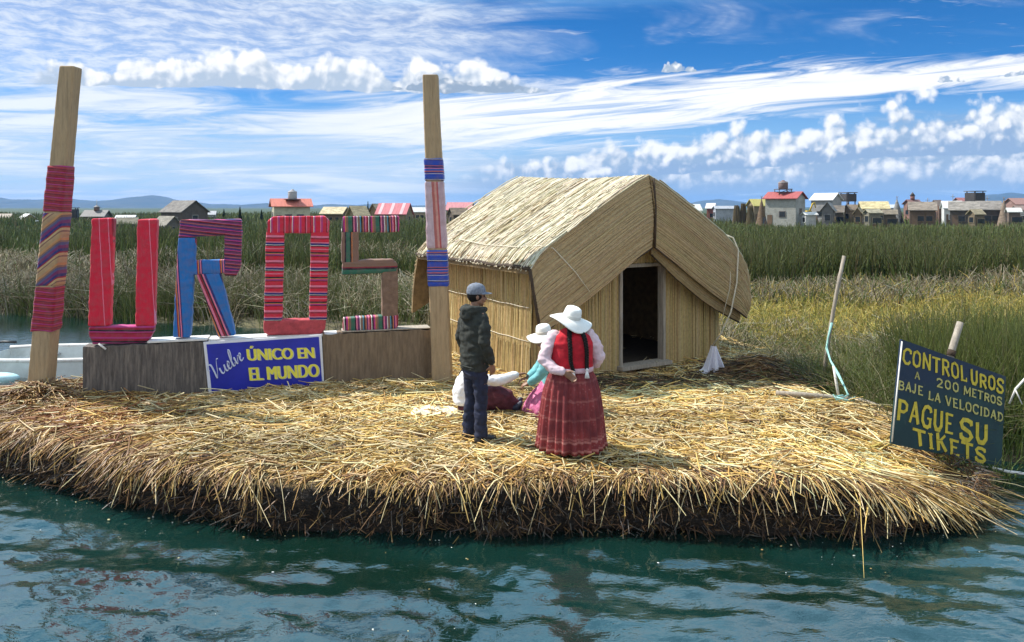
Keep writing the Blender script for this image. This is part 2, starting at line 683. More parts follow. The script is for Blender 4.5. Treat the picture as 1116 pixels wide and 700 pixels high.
def graded(fine0, fine1, step, far0, far1, growth=1.12):
    m = list(np.arange(fine0, fine1, step))
    s = step
    while m[-1] < far1:
        s *= growth
        m.append(m[-1] + s)
    s = step
    while m[0] > far0:
        s *= growth
        m.insert(0, m[0] - s)
    return np.array(m)


def grid_mesh(name, X, Y, Z, col=None):
    ny, nx = X.shape
    v = np.stack([X, Y, Z], -1).reshape(-1, 3)
    i = np.arange(nx * ny).reshape(ny, nx)
    f = np.stack([i[:-1, :-1], i[:-1, 1:], i[1:, 1:], i[1:, :-1]], -1).reshape(-1, 4)
    return np_mesh(name, v, f, col)


gx = graded(-7.5, 7.5, 0.045, -7000, 7000)
gy = graded(3.6, 9.2, 0.04, -300, 7600)
X, Y = np.meshgrid(gx, gy)
near = np.exp(-np.maximum(np.hypot(X, Y - 6) - 6, 0) / 12.0)
Z = np.zeros_like(X)
wr = np.random.default_rng(3)
for i in range(26):
    lam = 0.19 * (1.11 ** i)
    th = wr.normal(1.35, 0.55)
    k = 2 * pi / lam
    amp = 0.0037 * (lam / 0.6) ** 0.55
    ph = wr.uniform(0, 6.28)
    Z += amp * near * np.sin(k * (X * cos(th) + Y * sin(th)) + ph + 1.2 * np.sin(X * 0.9 + i) + 1.1 * np.sin(Y * 1.3 + 2.1 * i))
calm = 0.55 + 0.75 * fbm(np.stack([X.ravel(), Y.ravel()], 1), 0.35, 5.0, 3).reshape(X.shape)
Z *= calm
m, t, b = new_mat('lake_water')
co = obj_co(t)
wx, wy, wz = xyz(t, co)
body = noise(t, comb(t, wx * 0.35, wy * 0.5, 0.0), 1.0, 3, 0.5)
link(t, mix(t, body.ss(0.3, 0.7), (0.0025, 0.014, 0.008), (0.005, 0.030, 0.027)), b.inputs['Base Color'])
b.inputs['Roughness'].default_value = 0.03
b.inputs['IOR'].default_value = 2.4
b.inputs['Specular IOR Level'].default_value = 0.5
rp = noise(t, comb(t, wx * 0.75, wy * 1.5, 0.0), 5.5, 4, 0.55, 0.5)
rp2 = noise(t, comb(t, wx * 0.7, wy * 1.7, 3.0), 17.0, 3, 0.5, 0.3)
bump(t, b, rp + rp2 * 0.30, 0.7, 0.011)
lake = link_mesh('lake_water', grid_mesh('lake_water', X, Y, Z), m)
tag(lake, kind='structure')

# ------------------------------------------------------------------ marsh land behind the island
LF = np.array([(-400, 60), (-60, 30), (-14, 21.5), (-6.5, 19.2), (-3, 18.2), (0, 18.6), (2.6, 16.8), (3.6, 15.8), (4.1, 11.2), (4.5, 10.4), (5.2, 9.8), (5.9, 9.1), (7, 8.4), (12, 7.4), (60, 2), (400, -60)], float)


def front_of_marsh(x):
    return np.interp(x, LF[:, 0], LF[:, 1])


ss = np.concatenate([np.linspace(-3.0, -0.95, 40), np.linspace(-0.93, 1.1, 330), np.linspace(1.13, 4.0, 40)])
yy = np.concatenate([np.linspace(-6, 7.5, 14), np.linspace(7.6, 30, 170), np.geomspace(30.5, 6500, 130)])
S, Y = np.meshgrid(ss, yy)
X = S * (np.maximum(Y, 0) + 8.0)
pp = np.stack([X.ravel(), Y.ravel()], 1)
edge = (Y - front_of_marsh(X)) + (fbm(pp, 0.8, 2.0).reshape(X.shape) - 0.5) * 1.6
Z = np.clip(edge * 0.35, -0.5, 0.10) + (fbm(pp, 1.6, 9.0).reshape(X.shape) - 0.5) * 0.10 * (edge > 0)
pond = ((X - 15.6) / 3.2) ** 2 + ((Y - 20.7) / 0.55) ** 2
Z = np.where(pond < 1.6, np.minimum(Z, -0.12 + 0.1 * (pond - 1)), Z)
m, t, b = new_mat('marsh_ground')
co = obj_co(t)
n1 = noise(t, co, 0.22, 5, 0.6)
n2 = noise(t, co, 3.0, 5, 0.65)
mx, my, mz = xyz(t, co)
far = my.ss(30.0, 45.0)
earth = mix(t, n2.ss(0.3, 0.7), (0.045, 0.038, 0.018), (0.14, 0.115, 0.05))
green = mix(t, n2.ss(0.3, 0.75), (0.018, 0.034, 0.010), (0.05, 0.075, 0.022))
link(t, mix(t, far, mix(t, n1.ss(0.45, 0.6) * 0.6, earth, green), green), b.inputs['Base Color'])
b.inputs['Roughness'].default_value = 0.9
bump(t, b, n2, 0.6, 0.05)
marsh = link_mesh('marsh_ground', grid_mesh('marsh_ground', X, Y, Z), m)
tag(marsh, kind='structure')


# ------------------------------------------------------------------ hills across the lake
def hill_range(name, prof, dist, seed):
    pr = np.array(prof, float)
    xs = np.arange(pr[0, 0], pr[-1, 0], 1.5)
    hs_ = np.interp(xs, pr[:, 0], pr[:, 1])
    rows = np.linspace(-1, 1, 25)
    Xp = np.repeat(xs[None, :], 25, 0)
    prof_y = np.repeat(rows[:, None], len(xs), 1)
    p = np.stack([Xp.ravel() * 0.05, prof_y.ravel() * 2.0], 1)
    n = (fbm(p, 1.4, seed, 5) - 0.47).reshape(Xp.shape)
    rise = np.maximum(0, 1 - np.abs(prof_y)) ** 0.8
    H = np.maximum((HY - hs_)[None, :] * dist / F * rise * (1 + n * 1.1 * (1 - rise * 0.75)) + n * 6 * rise, -1.0)
    Yw = dist + prof_y * 650 + n * 120
    Xw = (Xp - 558) / F * dist
    m_, t_, b_ = new_mat(name)
    c_ = obj_co(t_)
    k = noise(t_, c_, 0.006, 6, 0.6)
    link(t_, mix(t_, k.ss(0.35, 0.65), (0.012, 0.024, 0.018), (0.040, 0.045, 0.030)), b_.inputs['Base Color'])
    b_.inputs['Roughness'].default_value = 0.95
    o = link_mesh(name, grid_mesh(name, Xw, Yw, H - 0.5), m_)
    tag(o, kind='structure')


hill_range('hills', [(-700, 221), (-300, 214), (-120, 217), (-40, 215), (0, 215.5), (50, 216.5), (88, 217), (120, 218.5), (128, 217), (140, 214.5), (163, 213), (176, 214), (190, 217), (215, 221),
                     (232, 222), (245, 221.5), (262, 223), (276, 221.5), (290, 221), (300, 223), (345, 223.5), (360, 222), (390, 223), (412, 221.5), (440, 223.5), (470, 223), (500, 222), (522, 220), (545, 221), (570, 223), (600, 226)], 4600, 3.0)
hill_range('hills', [(705, 226), (742, 223), (752, 221), (764, 217.8), (778, 216.6), (792, 217.4), (806, 219.5), (820, 222), (842, 224), (880, 226)], 4900, 13.0)
hill_range('hills', [(1030, 226), (1050, 223), (1062, 220), (1070, 217.5), (1078, 212.5), (1084, 210.6), (1090, 212.6), (1098, 211), (1106, 210), (1116, 211.5), (1140, 209), (1200, 213), (1300, 217), (1500, 222), (1600, 226)], 4200, 23.0)

# ------------------------------------------------------------------ the air over the lake
hz = MB().box(-8500, 8500, -420, 8200, -1.6, 118)
m = bpy.data.materials.new('lake_air')
m.use_nodes = True
m.node_tree.nodes.clear()
pv = nd(m.node_tree, 'ShaderNodeVolumePrincipled')
pv.inputs['Color'].default_value = (0.27, 0.54, 1.0, 1)
pv.inputs['Density'].default_value = 1.15e-4
mo = nd(m.node_tree, 'ShaderNodeOutputMaterial')
m.node_tree.links.new(pv.outputs[0], mo.inputs['Volume'])
haze = hz.build('haze', m)
tag(haze, kind='stuff')

# ------------------------------------------------------------------ the reed island
ISL_C = np.array([-0.3, 10.4])
ctrl = [(-7.25, 10.0), (-6.8, 9.3), (-6.05, 8.75), (-5.25, 8.3), (-4.45, 7.9), (-3.3, 7.42), (-2.2, 7.10), (-1.0, 7.02), (0.0, 6.98), (1.0, 7.03), (2.0, 7.0), (2.9, 6.95), (3.7, 7.05), (4.35, 7.3), (4.88, 7.68),
        (4.9, 8.05), (4.7, 8.5), (4.7, 9.1), (4.75, 9.6), (4.4, 10.2), (4.2, 11.0), (4.55, 12.3), (4.7, 13.4), (3.8, 15.6), (1.4, 16.8), (-0.8, 16.2), (-2.4, 14.2), (-4.2, 12.5), (-5.8, 11.5), (-6.8, 11.0), (-7.3, 10.4)]
ctrl = np.array(ctrl)


def closed_spline(c, n):
    m_ = len(c)
    u = np.linspace(0, m_, n, endpoint=False)
    i = np.floor(u).astype(int)
    f = (u - i)[:, None]
    p0, p1, p2, p3 = c[(i - 1) % m_], c[i % m_], c[(i + 1) % m_], c[(i + 2) % m_]
    return 0.5 * (2 * p1 + (p2 - p0) * f + (2 * p0 - 5 * p1 + 4 * p2 - p3) * f ** 2 + (3 * p1 - p0 - 3 * p2 + p3) * f ** 3)


NO = 720
OUT = closed_spline(ctrl, NO)
OUT = OUT + (OUT - ISL_C) / np.linalg.norm(OUT - ISL_C, axis=1, keepdims=True) * ((fbm(OUT, 1.6, 4.0) - 0.47) * 0.22)[:, None]
OUTN = np.roll(OUT, -1, 0) - np.roll(OUT, 1, 0)
OUTN = np.stack([OUTN[:, 1], -OUTN[:, 0]], 1)
OUTN /= np.linalg.norm(OUTN, axis=1, keepdims=True)
OUT_ANG = np.arctan2(OUT[:, 1] - ISL_C[1], OUT[:, 0] - ISL_C[0])
OUT_R = np.linalg.norm(OUT - ISL_C, axis=1)
_o = np.argsort(OUT_ANG)


def edge_frac(x, y):
    """0 in the middle of the island, 1 on its rim"""
    a = np.arctan2(y - ISL_C[1], x - ISL_C[0])
    r = np.interp(a, OUT_ANG[_o], OUT_R[_o], period=2 * pi)
    return np.hypot(x - ISL_C[0], y - ISL_C[1]) / r


def top_z(x, y):
    x = np.asarray(x, float)
    y = np.asarray(y, float)
    p = np.stack([x.ravel(), y.ravel()], 1)
    z = 0.55 + ((fbm(p, 0.9, 1.0) - 0.47) * 0.10 + (fbm(p, 3.1, 6.0) - 0.47) * 0.07).reshape(x.shape)
    z = z - 0.52 * np.clip((x - 3.0) / 2.0, 0, 1) ** 1.4 * np.clip((9.2 - y) / 1.2, 0, 1)
    e = edge_frac(x, y)
    z = z - 0.05 * np.clip((e - 0.90) / 0.10, 0, 1) ** 2
    z = z + 0.10 * np.exp(-(((x + 6.2) / 0.7) ** 2 + ((y - 10.0) / 0.6) ** 2))
    z = z + 0.0
    z = z - 0.14 * np.exp(-(((x - 3.0) / 1.3) ** 2 + ((y - 11.6) / 0.7) ** 2))
    return z


vs = []
fr = np.concatenate([np.linspace(0.02, 0.80, 40), np.linspace(0.82, 1.0, 16)])
for f in fr:
    q = ISL_C + (OUT - ISL_C) * f
    vs.append(np.column_stack([q, top_z(q[:, 0], q[:, 1]) - 0.03]))
zt = vs[-1][:, 2]
for j, (inset, dz_) in enumerate([(-0.01, .06), (0.02, .12), (0.05, .20), (0.07, .28), (0.06, .36), (0.07, .44), (0.08, .52), (0.05, .62), (0.02, .9)]):
    lump = fbm(np.column_stack([np.arange(NO) * 0.045, np.full(NO, j * 0.6)]), 1.7, 8.0, 5) - 0.47
    q = OUT - OUTN * (inset + (lump[:, None] * 0.34 + (rng.random((NO, 1)) - .5) * .05))
    vs.append(np.column_stack([q, zt - dz_ - lump * 0.06]))
nr = len(vs)
v = np.concatenate(vs)
i = np.arange(nr * NO).reshape(nr, NO)
a0, b0 = i[:-1], i[1:]
f = np.stack([a0, b0, np.roll(b0, -1, 1), np.roll(a0, -1, 1)], -1).reshape(-1, 4)
m, t, b = new_mat('island_ground')
co = obj_co(t)
ix, iy, iz = xyz(t, co)
n1 = noise(t, co, 3.0, 6, 0.65)
n2 = noise(t, comb(t, ix, iy, iz * 2.5), 22.0, 4, 0.65)
peat = mix(t, n2.ss(0.45, 0.72), (0.012, 0.008, 0.005), (0.080, 0.052, 0.030))
bed = mix(t, n1.ss(0.3, 0.7), (0.10, 0.066, 0.026), (0.26, 0.18, 0.075))
geo = nd(t, 'ShaderNodeNewGeometry')
nz = xyz(t, geo.outputs['Normal'])[2]
link(t, mix(t, nz.ss(0.45, 0.8), peat, bed), b.inputs['Base Color'])
b.inputs['Roughness'].default_value = 0.85
bump(t, b, n2 + n1, 0.9, 0.05)
isl = link_mesh('island_ground', np_mesh('island_ground', v, f), m)
tag(isl, kind='structure')

# ------------------------------------------------------------------ cut totora spread over the island
PALE_S = np.array([0.80, 0.66, 0.37])
GOLD_S = np.array([0.68, 0.455, 0.145])
TAN_S = np.array([0.43, 0.27, 0.10])
BROWN_S = np.array([0.22, 0.12, 0.055])
DARK_S = np.array([0.07, 0.042, 0.025])


def pick(n, pal, w, jit=0.16):
    k = rng.choice(len(pal), size=n, p=np.array(w) / sum(w))
    c = np.array(pal)[k]
    return np.clip(c * rng.uniform(1 - jit, 1 + jit, (n, 1)) * rng.uniform(0.95, 1.05, (n, 3)), 0.004, 0.95)


def inside(n, lim=0.985, box=(-7.3, 5.4, 6.9, 16.5)):
    out = []
    while sum(len(o) for o in out) < n:
        q = np.column_stack([rng.uniform(box[0], box[1], n), rng.uniform(box[2], box[3], n)])
        q = q[edge_frac(q[:, 0], q[:, 1]) < lim]
        hx = (q[:, 0] - .22) * .853 + (q[:, 1] - 10.5) * .522
        hy_ = -(q[:, 0] - .22) * .522 + (q[:, 1] - 10.5) * .853
        q = q[~((hx > .3) & (hx < 4.15) & (hy_ > .5) & (hy_ < 3.5))]
        q = q[rng.random(len(q)) < np.clip(1.25 - (q[:, 1] - 7) * 0.11, 0.25, 1)]
        out.append(q)
    return np.concatenate(out)[:n]


def old_straw_area(x, y):
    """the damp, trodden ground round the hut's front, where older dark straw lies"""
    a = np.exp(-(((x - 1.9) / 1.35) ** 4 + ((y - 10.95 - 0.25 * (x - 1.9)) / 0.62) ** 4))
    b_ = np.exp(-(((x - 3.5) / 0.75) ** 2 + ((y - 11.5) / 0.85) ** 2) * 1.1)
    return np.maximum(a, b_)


def lying(n, lmin, lmax, rmin, rmax, lift, pal, w, tilt=0.10):
    q = inside(n)
    L = rng.uniform(lmin, lmax, n)
    ang = rng.normal(0.15, 0.75, n) + (rng.random(n) < 0.35) * rng.uniform(0, pi, n)
    # near the rim the stems turn to point outwards
    e = edge_frac(q[:, 0], q[:, 1])
    oa = np.arctan2(q[:, 1] - ISL_C[1], q[:, 0] - ISL_C[0])
    turn = (rng.random(n) < np.clip((e - 0.86) / 0.14, 0, 0.7))
    ang = np.where(turn, np.where(q[:, 0] > 2.6, rng.normal(-0.75, 0.4, n), oa + rng.normal(0, 0.5, n)), ang)
    s = np.linspace(-0.5, 0.5, 4)
    d = np.column_stack([np.cos(ang), np.sin(ang)])
    bend = rng.normal(0, 0.06, n)
    xy = q[:, None, :] + d[:, None, :] * (s[None, :, None] * L[:, None, None]) + np.stack([-d[:, 1], d[:, 0]], -1)[:, None, :] * ((s ** 2 * 4)[None, :, None] * (bend * L)[:, None, None])
    z = top_z(xy[..., 0], xy[..., 1])
    ee = edge_frac(xy[..., 0], xy[..., 1])
    z = z - 1.2 * np.clip(ee - 1.0, 0, 1) ** 1.0 * 2.2
    base = z.mean(1, keepdims=True) * 0.3 + z * 0.7
    z = base + (lift * rng.random(n) ** 1.7)[:, None] + rng.normal(0, tilt, n)[:, None] * s[None, :] * L[:, None] - 0.012
    pts = np.concatenate([xy, z[..., None]], -1)
    R = rng.uniform(rmin, rmax, n)
    rad = R[:, None] * np.array([1.0, 1.0, 0.85, 0.5])[None, :]
    c = pick(n, pal, w)
    # old dark stems by the hut door; reddish ones round the left end
    hs_ = old_straw_area(q[:, 0], q[:, 1])
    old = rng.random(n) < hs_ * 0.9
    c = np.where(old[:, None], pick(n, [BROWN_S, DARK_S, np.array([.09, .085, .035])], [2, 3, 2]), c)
    red = rng.random(n) < np.clip((-q[:, 0] - 3.6) / 3.0, 0, 0.6) * np.clip(1.6 - (q[:, 1] - 7.4) * 0.35, 0.15, 1)
    c = np.where(red[:, None], pick(n, [TAN_S * np.array([1.05, .9, .85]), BROWN_S * np.array([1.3, .95, .8])], [1, 1]), c)
    rim = rng.random(n) < np.clip((e - 0.88) / 0.10, 0, 0.72) * (q[:, 0] < 2.6)
    c = np.where(rim[:, None], c * np.array([0.72, 0.62, 0.55]), c)
    patch = (fbm(q, 0.8, 31.0) - 0.47)[:, None]
    c = np.clip(c * (1 + patch * 1.6), 0.005, 0.9)
    return strands(pts, rad, c)


parts_ = [lying(26000, .10, .30, .004, .008, .015, [GOLD_S * .7, TAN_S * .7, BROWN_S, DARK_S, PALE_S], [3, 3, 3, 2, 1], 0.05),  # bottom layer coloured darker, painting shade into the gaps between stems
          lying(21000, .14, .42, .0045, .0095, .045, [GOLD_S, PALE_S, TAN_S, BROWN_S], [5, 4, 2, 0.8], 0.10),
          lying(900, .12, .38, .010, .015, .05, [PALE_S, GOLD_S, TAN_S, BROWN_S], [3, 4, 3, 2], 0.10),
          lying(5000, .25, .60, .005, .010, .075, [PALE_S, GOLD_S, TAN_S], [5, 4, 1.5], 0.16)]


def fringe(n, out_m, drop_m, lmul, pal, w, back=0.35, sel=None, skew=0.35):
    idx = rng.integers(0, NO, n * 4)
    ok = OUT[idx, 1] < 10.2
    if sel is not None:
        ok &= sel(OUT[idx, 0])
    # straw hangs in bunches with bare peat between them
    bunch = fbm(np.column_stack([idx * 0.11, np.zeros(len(idx))]), 1.0, 17.0, 3)
    ok &= rng.random(len(idx)) < np.clip((bunch - 0.28) * 3.2, 0.12, 1)
    idx = idx[ok][:n]
    n = len(idx)
    o = OUT[idx]
    nn = OUTN[idx]
    tt = np.stack([-nn[:, 1], nn[:, 0]], 1)
    bk = rng.uniform(0.02, back, n)
    s = np.linspace(0, 1, 6)[None, :]
    outd = out_m * rng.lognormal(0, 0.45, n)
    drop = np.minimum(drop_m * rng.lognormal(0, 0.45, n) * lmul, 0.40)
    sk = rng.normal(0, skew, n) + rng.normal(0, 0.10) + 0.25 * (o[:, 0] > 2.5)
    f_ = s * (bk + outd)[:, None]
    xy = o[:, None, :] - nn[:, None, :] * bk[:, None, None] + nn[:, None, :] * f_[..., None] + tt[:, None, :] * (s * (sk * (bk + drop))[:, None])[..., None]
    over = np.clip((s * (bk + outd)[:, None] - bk[:, None] * 0.75) / (outd + bk * 0.25)[:, None], 0, 1)
    z0 = top_z(o[:, 0] - nn[:, 0] * bk, o[:, 1] - nn[:, 1] * bk)
    z1 = top_z(o[:, 0], o[:, 1])
    z = z0[:, None] * (1 - s) + z1[:, None] * s + 0.03 * rng.random(n)[:, None] - drop[:, None] * over ** 1.5
    z = np.maximum(z, 0.005 + 0.02 * rng.random((n, 1)))
    pts = np.concatenate([xy, z[..., None]], -1)
    rad = rng.uniform(.0035, .008, n)[:, None] * np.array([1, 1, 1, .95, .8, .5])[None, :]
    c = pick(n, pal, w)
    cc = np.repeat(c[:, None, :], 6, 1)
    wet = np.clip((0.16 - z) / 0.16, 0, 1)[..., None] * 0.55
    cc = cc * (1 - wet)
    return strands(pts, rad, cc)


parts_ += [fringe(1700, .07, .07, 1.0, [TAN_S * .9, BROWN_S, GOLD_S * .7, DARK_S], [3, 4, 1.5, 1.6], skew=.7),
           fringe(520, .08, .15, 1.0, [PALE_S, GOLD_S, TAN_S, BROWN_S], [3, 3, 3, 2], 0.25, skew=.6),
           fringe(190, .12, .30, 1.0, [PALE_S, GOLD_S * .9, BROWN_S], [3, 2, 2], 0.25, skew=.7),
           fringe(1300, .13, .12, 1.0, [TAN_S * np.array([1, .85, .8]), BROWN_S, GOLD_S * .8], [3, 3, 1], 0.5, lambda x: x < -3.2),
           fringe(900, .18, .17, 1.0, [PALE_S * .9, GOLD_S, TAN_S], [3, 3, 2], 0.6, lambda x: (x > 2.4), 0.7),
           fringe(520, .20, .10, 1.0, [PALE_S, GOLD_S], [2, 2], 0.6, lambda x: (x > 3.9), 0.8)]


# roots and scraps sticking out of the peat bank
n = 13000
idx = rng.integers(0, NO, n)
idx = idx[OUT[idx, 1] < 10]
n = len(idx)
zb = rng.uniform(0.01, 0.42, n)
o = OUT[idx] + OUTN[idx] * rng.uniform(-0.10, 0.03, (n, 1))
dirv = OUTN[idx] * rng.uniform(0.2, 1, (n, 1)) + rng.normal(0, 0.7, (n, 2))
L = rng.uniform(.02, .11, n)
s = np.linspace(0, 1, 3)[None, :, None]
pts = np.concatenate([o[:, None, :] + dirv[:, None, :] * s * L[:, None, None], (zb[:, None] + (rng.normal(-0.4, .5, n) * L)[:, None] * s[..., 0])[..., None]], -1)
parts_.append(strands(pts, rng.uniform(.003, .008, n)[:, None] * np.array([1, .8, .4])[None, :], pick(n, [DARK_S, BROWN_S, TAN_S * .8, np.array([.16, .14, .12])], [5, 3.5, 1.2, 2.6])))

# the brown bundle of old stems heaped round the foot of the left-hand pole
n = 420
a = rng.uniform(0, 2 * pi, n)
r0 = rng.uniform(0.0, .45, n)
cx = -6.25 + r0 * np.cos(a) * 1.3
cy = 9.75 + r0 * np.sin(a) * 0.7
L = rng.uniform(.25, .6, n)
th = rng.normal(-0.5, .7, n)
s = np.linspace(-.5, .5, 4)[None, :]
xx = cx[:, None] + np.cos(th)[:, None] * L[:, None] * s
yy_ = cy[:, None] + np.sin(th)[:, None] * L[:, None] * s
z = top_z(xx, yy_) + (0.16 * rng.random(n) * np.exp(-(r0 / .35) ** 2))[:, None] + 0.015 + rng.normal(0, .16, n)[:, None] * s * L[:, None]
parts_.append(strands(np.stack([xx, yy_, z], -1), rng.uniform(.005, .010, n)[:, None] * np.ones((1, 4)), pick(n, [TAN_S, BROWN_S, PALE_S * .8], [3, 4, 1])))

# dark heap of damp reed against the hut's right-hand corner
n = 2600
cx = rng.normal(3.78, .34, n)
cy = rng.normal(11.5, .36, n)
hh = np.exp(-(((cx - 3.85) / .34) ** 2 + ((cy - 11.55) / .40) ** 2))
L = rng.uniform(.18, .6, n)
th = rng.normal(-0.35, .6, n)
s = np.linspace(-.5, .5, 4)[None, :]
xx = cx[:, None] + np.cos(th)[:, None] * L[:, None] * s
yy_ = cy[:, None] + np.sin(th)[:, None] * L[:, None] * s
z = top_z(xx, yy_) * 0.4 + top_z(cx, cy)[:, None] * 0.6 + (0.34 * hh * rng.random(n) ** .6)[:, None] - (np.abs(s) ** 2 * (0.5 * hh * L)[:, None]) + rng.normal(0, .12, n)[:, None] * s * L[:, None]
parts_.append(strands(np.stack([xx, yy_, z], -1), rng.uniform(.004, .009, n)[:, None] * np.ones((1, 4)), pick(n, [BROWN_S, TAN_S * .8, DARK_S, np.array([.10, .09, .035])], [4, 2, 3, 2])))


def join_parts(ps):
    vv, ff, cc, b_ = [], [], [], 0
    for v_, f_, c_ in ps:
        vv.append(v_)
        ff.append(f_ + b_)
        cc.append(c_)
        b_ += len(v_)
    return np.concatenate(vv), np.concatenate(ff), np.concatenate(cc)


v, f, c = join_parts(parts_)
straw = link_mesh('cut_straw', np_mesh('cut_straw', v, f, c), strand_mat('straw', 0.45, 0.35, 0.0, 0.30, 26.0))
tag(straw, kind='stuff')

# ------------------------------------------------------------------ flecks of chaff and foam on the water
n = 150
idx = rng.integers(0, NO, n * 3)
idx = idx[(OUT[idx, 1] < 9.0)][:n]
d = rng.gamma(1.0, 0.24, len(idx))
q = OUT[idx] + OUTN[idx] * (0.02 + d)[:, None] + rng.normal(0, .05, (len(idx), 2))
q2 = np.column_stack([rng.uniform(-5, 5, 30), rng.uniform(4.6, 7.4, 30)])
q = np.concatenate([q, q2])
n = len(q)
a = rng.uniform(0, pi, n)
L = np.clip(rng.lognormal(-5.1, .45, n), .003, .011)
s = np.linspace(-1, 1, 3)[None, :, None]
pts = np.concatenate([q[:, None, :] + np.column_stack([np.cos(a), np.sin(a) * .6])[:, None, :] * s * L[:, None, None], np.full((n, 3, 1), 0.008)], -1)
v, f, c = strands(pts, (L * rng.uniform(.4, .8, n))[:, None] * np.array([.6, 1, .6])[None, :], pick(n, [np.array([.75, .75, .7]), PALE_S, TAN_S], [4, 2, 2]), 5)
fl = link_mesh('floating_chaff', np_mesh('floating_chaff', v, f, c), strand_mat('chaff', .6, .3))
tag(fl, kind='stuff')


# ------------------------------------------------------------------ standing reeds
def blades(q, zb, h, lean, bend, r, c, tipc=None, az=None, k=4):
    """reed blades rooted at q, each bowing over towards its own side"""
    n = len(q)
    az = rng.uniform(0, 2 * pi, n) if az is None else az
    s = np.linspace(0, 1, k)[None, :]
    out = (lean[:, None] * s + bend[:, None] * s ** 2.4) * h[:, None]
    up_ = h[:, None] * (s - 0.38 * np.clip(bend, 0, 1.2)[:, None] * s ** 2.6)
    p = np.stack([q[:, :1] + np.cos(az)[:, None] * out, q[:, 1:2] + np.sin(az)[:, None] * out, zb[:, None] + up_], -1)
    taper = np.linspace(1, 0.25, k)[None, :]
    cc = c[:, None, :] * (1 - s[..., None]) + (c if tipc is None else tipc)[:, None, :] * s[..., None]
    return strands(p, r[:, None] * taper, cc)


def marsh_z(q):
    return np.where(q[:, 1] > front_of_marsh(q[:, 0]), 0.02, -0.15)


GREENS = [np.array([.100, .152, .032]), np.array([.140, .192, .044]), np.array([.062, .102, .024]), np.array([.19, .205, .06])]
DRY = [np.array([.42, .36, .23]), np.array([.30, .25, .15]), np.array([.50, .45, .33]), np.array([.20, .15, .08])]
OCHRE = [np.array([.50, .38, .09]), np.array([.38, .31, .07]), np.array([.24, .24, .05]), np.array([.56, .47, .18])]


def sector(n, u0, u1, y0, y1, bias=1.0):
    """ground positions seen between two bearings and two distances, thinning out with distance"""
    y = np.exp(rng.uniform(np.log(y0), np.log(y1), n) * 1.0)
    u = rng.uniform(u0, u1, n)
    y = y * (1 + 0.16 * (fbm(np.column_stack([u * 14, y * 0.02]), 1.0, y0, 3) - 0.47) * 2 * (y0 > 17))
    q = np.column_stack([u * y, y])
    return q[(y > front_of_marsh(q[:, 0]) - 0.2)]


def U(px_): return (px_ - 558.0) / F


def no_pond(q):
    return q[((q[:, 0] - 15.6) / 3.2) ** 2 + ((q[:, 1] - 20.7) / 0.55) ** 2 > 1.1]


def field(name, q, h0, h1, palw, lean, bend, rr, tip=None, clumpf=0.6, clumpmin=0.25, seed=3.0, sc=0.0011, cut=0.0):
    cl = fbm(q * np.array([1.0, 0.55]), clumpf, seed, 3)
    q = q[cl > cut]
    cl = cl[cl > cut]
    n = len(q)
    pal, w = palw
    c = pick(n, pal, w, .25)
    tint = (fbm(q * np.array([1.0, 0.4]), clumpf * 0.35, seed + 5, 3) - 0.47)[:, None]
    c = np.clip(c * (1 + tint * 1.3), .004, .9)
    h = rng.uniform(h0, h1, n) * np.clip(clumpmin + (cl - 0.2) * 2.0, clumpmin, 1.1)
    r = np.maximum(rng.uniform(rr[0], rr[1], n), q[:, 1] * sc * rng.uniform(.5, 1.1, n))
    tipc = None if tip is None else c * (1 - tip[1]) + np.array(tip[0]) * tip[1]
    return blades(q, marsh_z(q), h, np.abs(rng.normal(0, lean, n)), np.abs(rng.normal(0, bend, n)), r, c, tipc)


# wide green field: everything from 42 m out, and the nearer green on the left
gp = [field('', sector(68000, U(-400), U(1520), 42, 260), 1.0, 1.8, (GREENS + [DRY[3]], [4, 4, 3, 1.6, .8]), .12, .14, (.012, .02), ((.17, .165, .07), .45), 0.09, .42, 3.0),
      field('', sector(22000, U(700), U(1450), 29, 46), .9, 1.7, (GREENS + [DRY[3]], [4, 4, 3, 1.6, .8]), .12, .16, (.011, .018), ((.17, .165, .07), .45), 0.13, .40, 63.0),
      field('', sector(900, U(700), U(1240), 22, 29), .4, .8, (GREENS, [4, 4, 3, 2]), .2, .3, (.009, .014), None, 0.35, .3, 73.0, cut=.50),
      field('', sector(15000, U(-80), U(560), 30, 50), 1.1, 1.9, (GREENS + [DRY[3]], [4, 3, 3, 1.5, 1.0]), .12, .2, (.010, .02), ((.16, .15, .07), .4), 0.16, .3, 8.0, cut=.40)]
v, f, c = join_parts(gp)
gf = link_mesh('reed_field', np_mesh('reed_field', v, f, c), strand_mat('green_reed', .5, .3, 0.25, .2, 4.0))
tag(gf, kind='stuff')

# dry, silvery reeds: a broad belt on the left, a thin one along the green field on the right
dp = [field('', sector(19000, U(-300), U(560), 20.5, 44), .8, 1.35, (DRY + [GREENS[0], GREENS[3]], [4, 4, 3, 2, 1.6, 1.2]), .30, .55, (.009, .016), None, 0.22, .35, 13.0, cut=.34),
      field('', sector(5200, U(740), U(1240), 23.5, 31), .4, .9, (DRY + [GREENS[0], OCHRE[0]], [3, 4, 2, 2, 4, 2]), .25, .45, (.009, .016), None, 0.22, .4, 23.0),
      field('', sector(3000, U(740), U(1010), 12, 18.5), .35, .8, (DRY + [GREENS[0], OCHRE[1]], [3, 4, 2, 2, 2, 2]), .35, .6, (.006, .011), None, 0.5, .4, 33.0)]
v, f, c = join_parts(dp)
df = link_mesh('dry_reeds', np_mesh('dry_reeds', v, f, c), strand_mat('dry_reed', .6, .25, 0.12, .2, 6.0))
tag(df, kind='stuff')

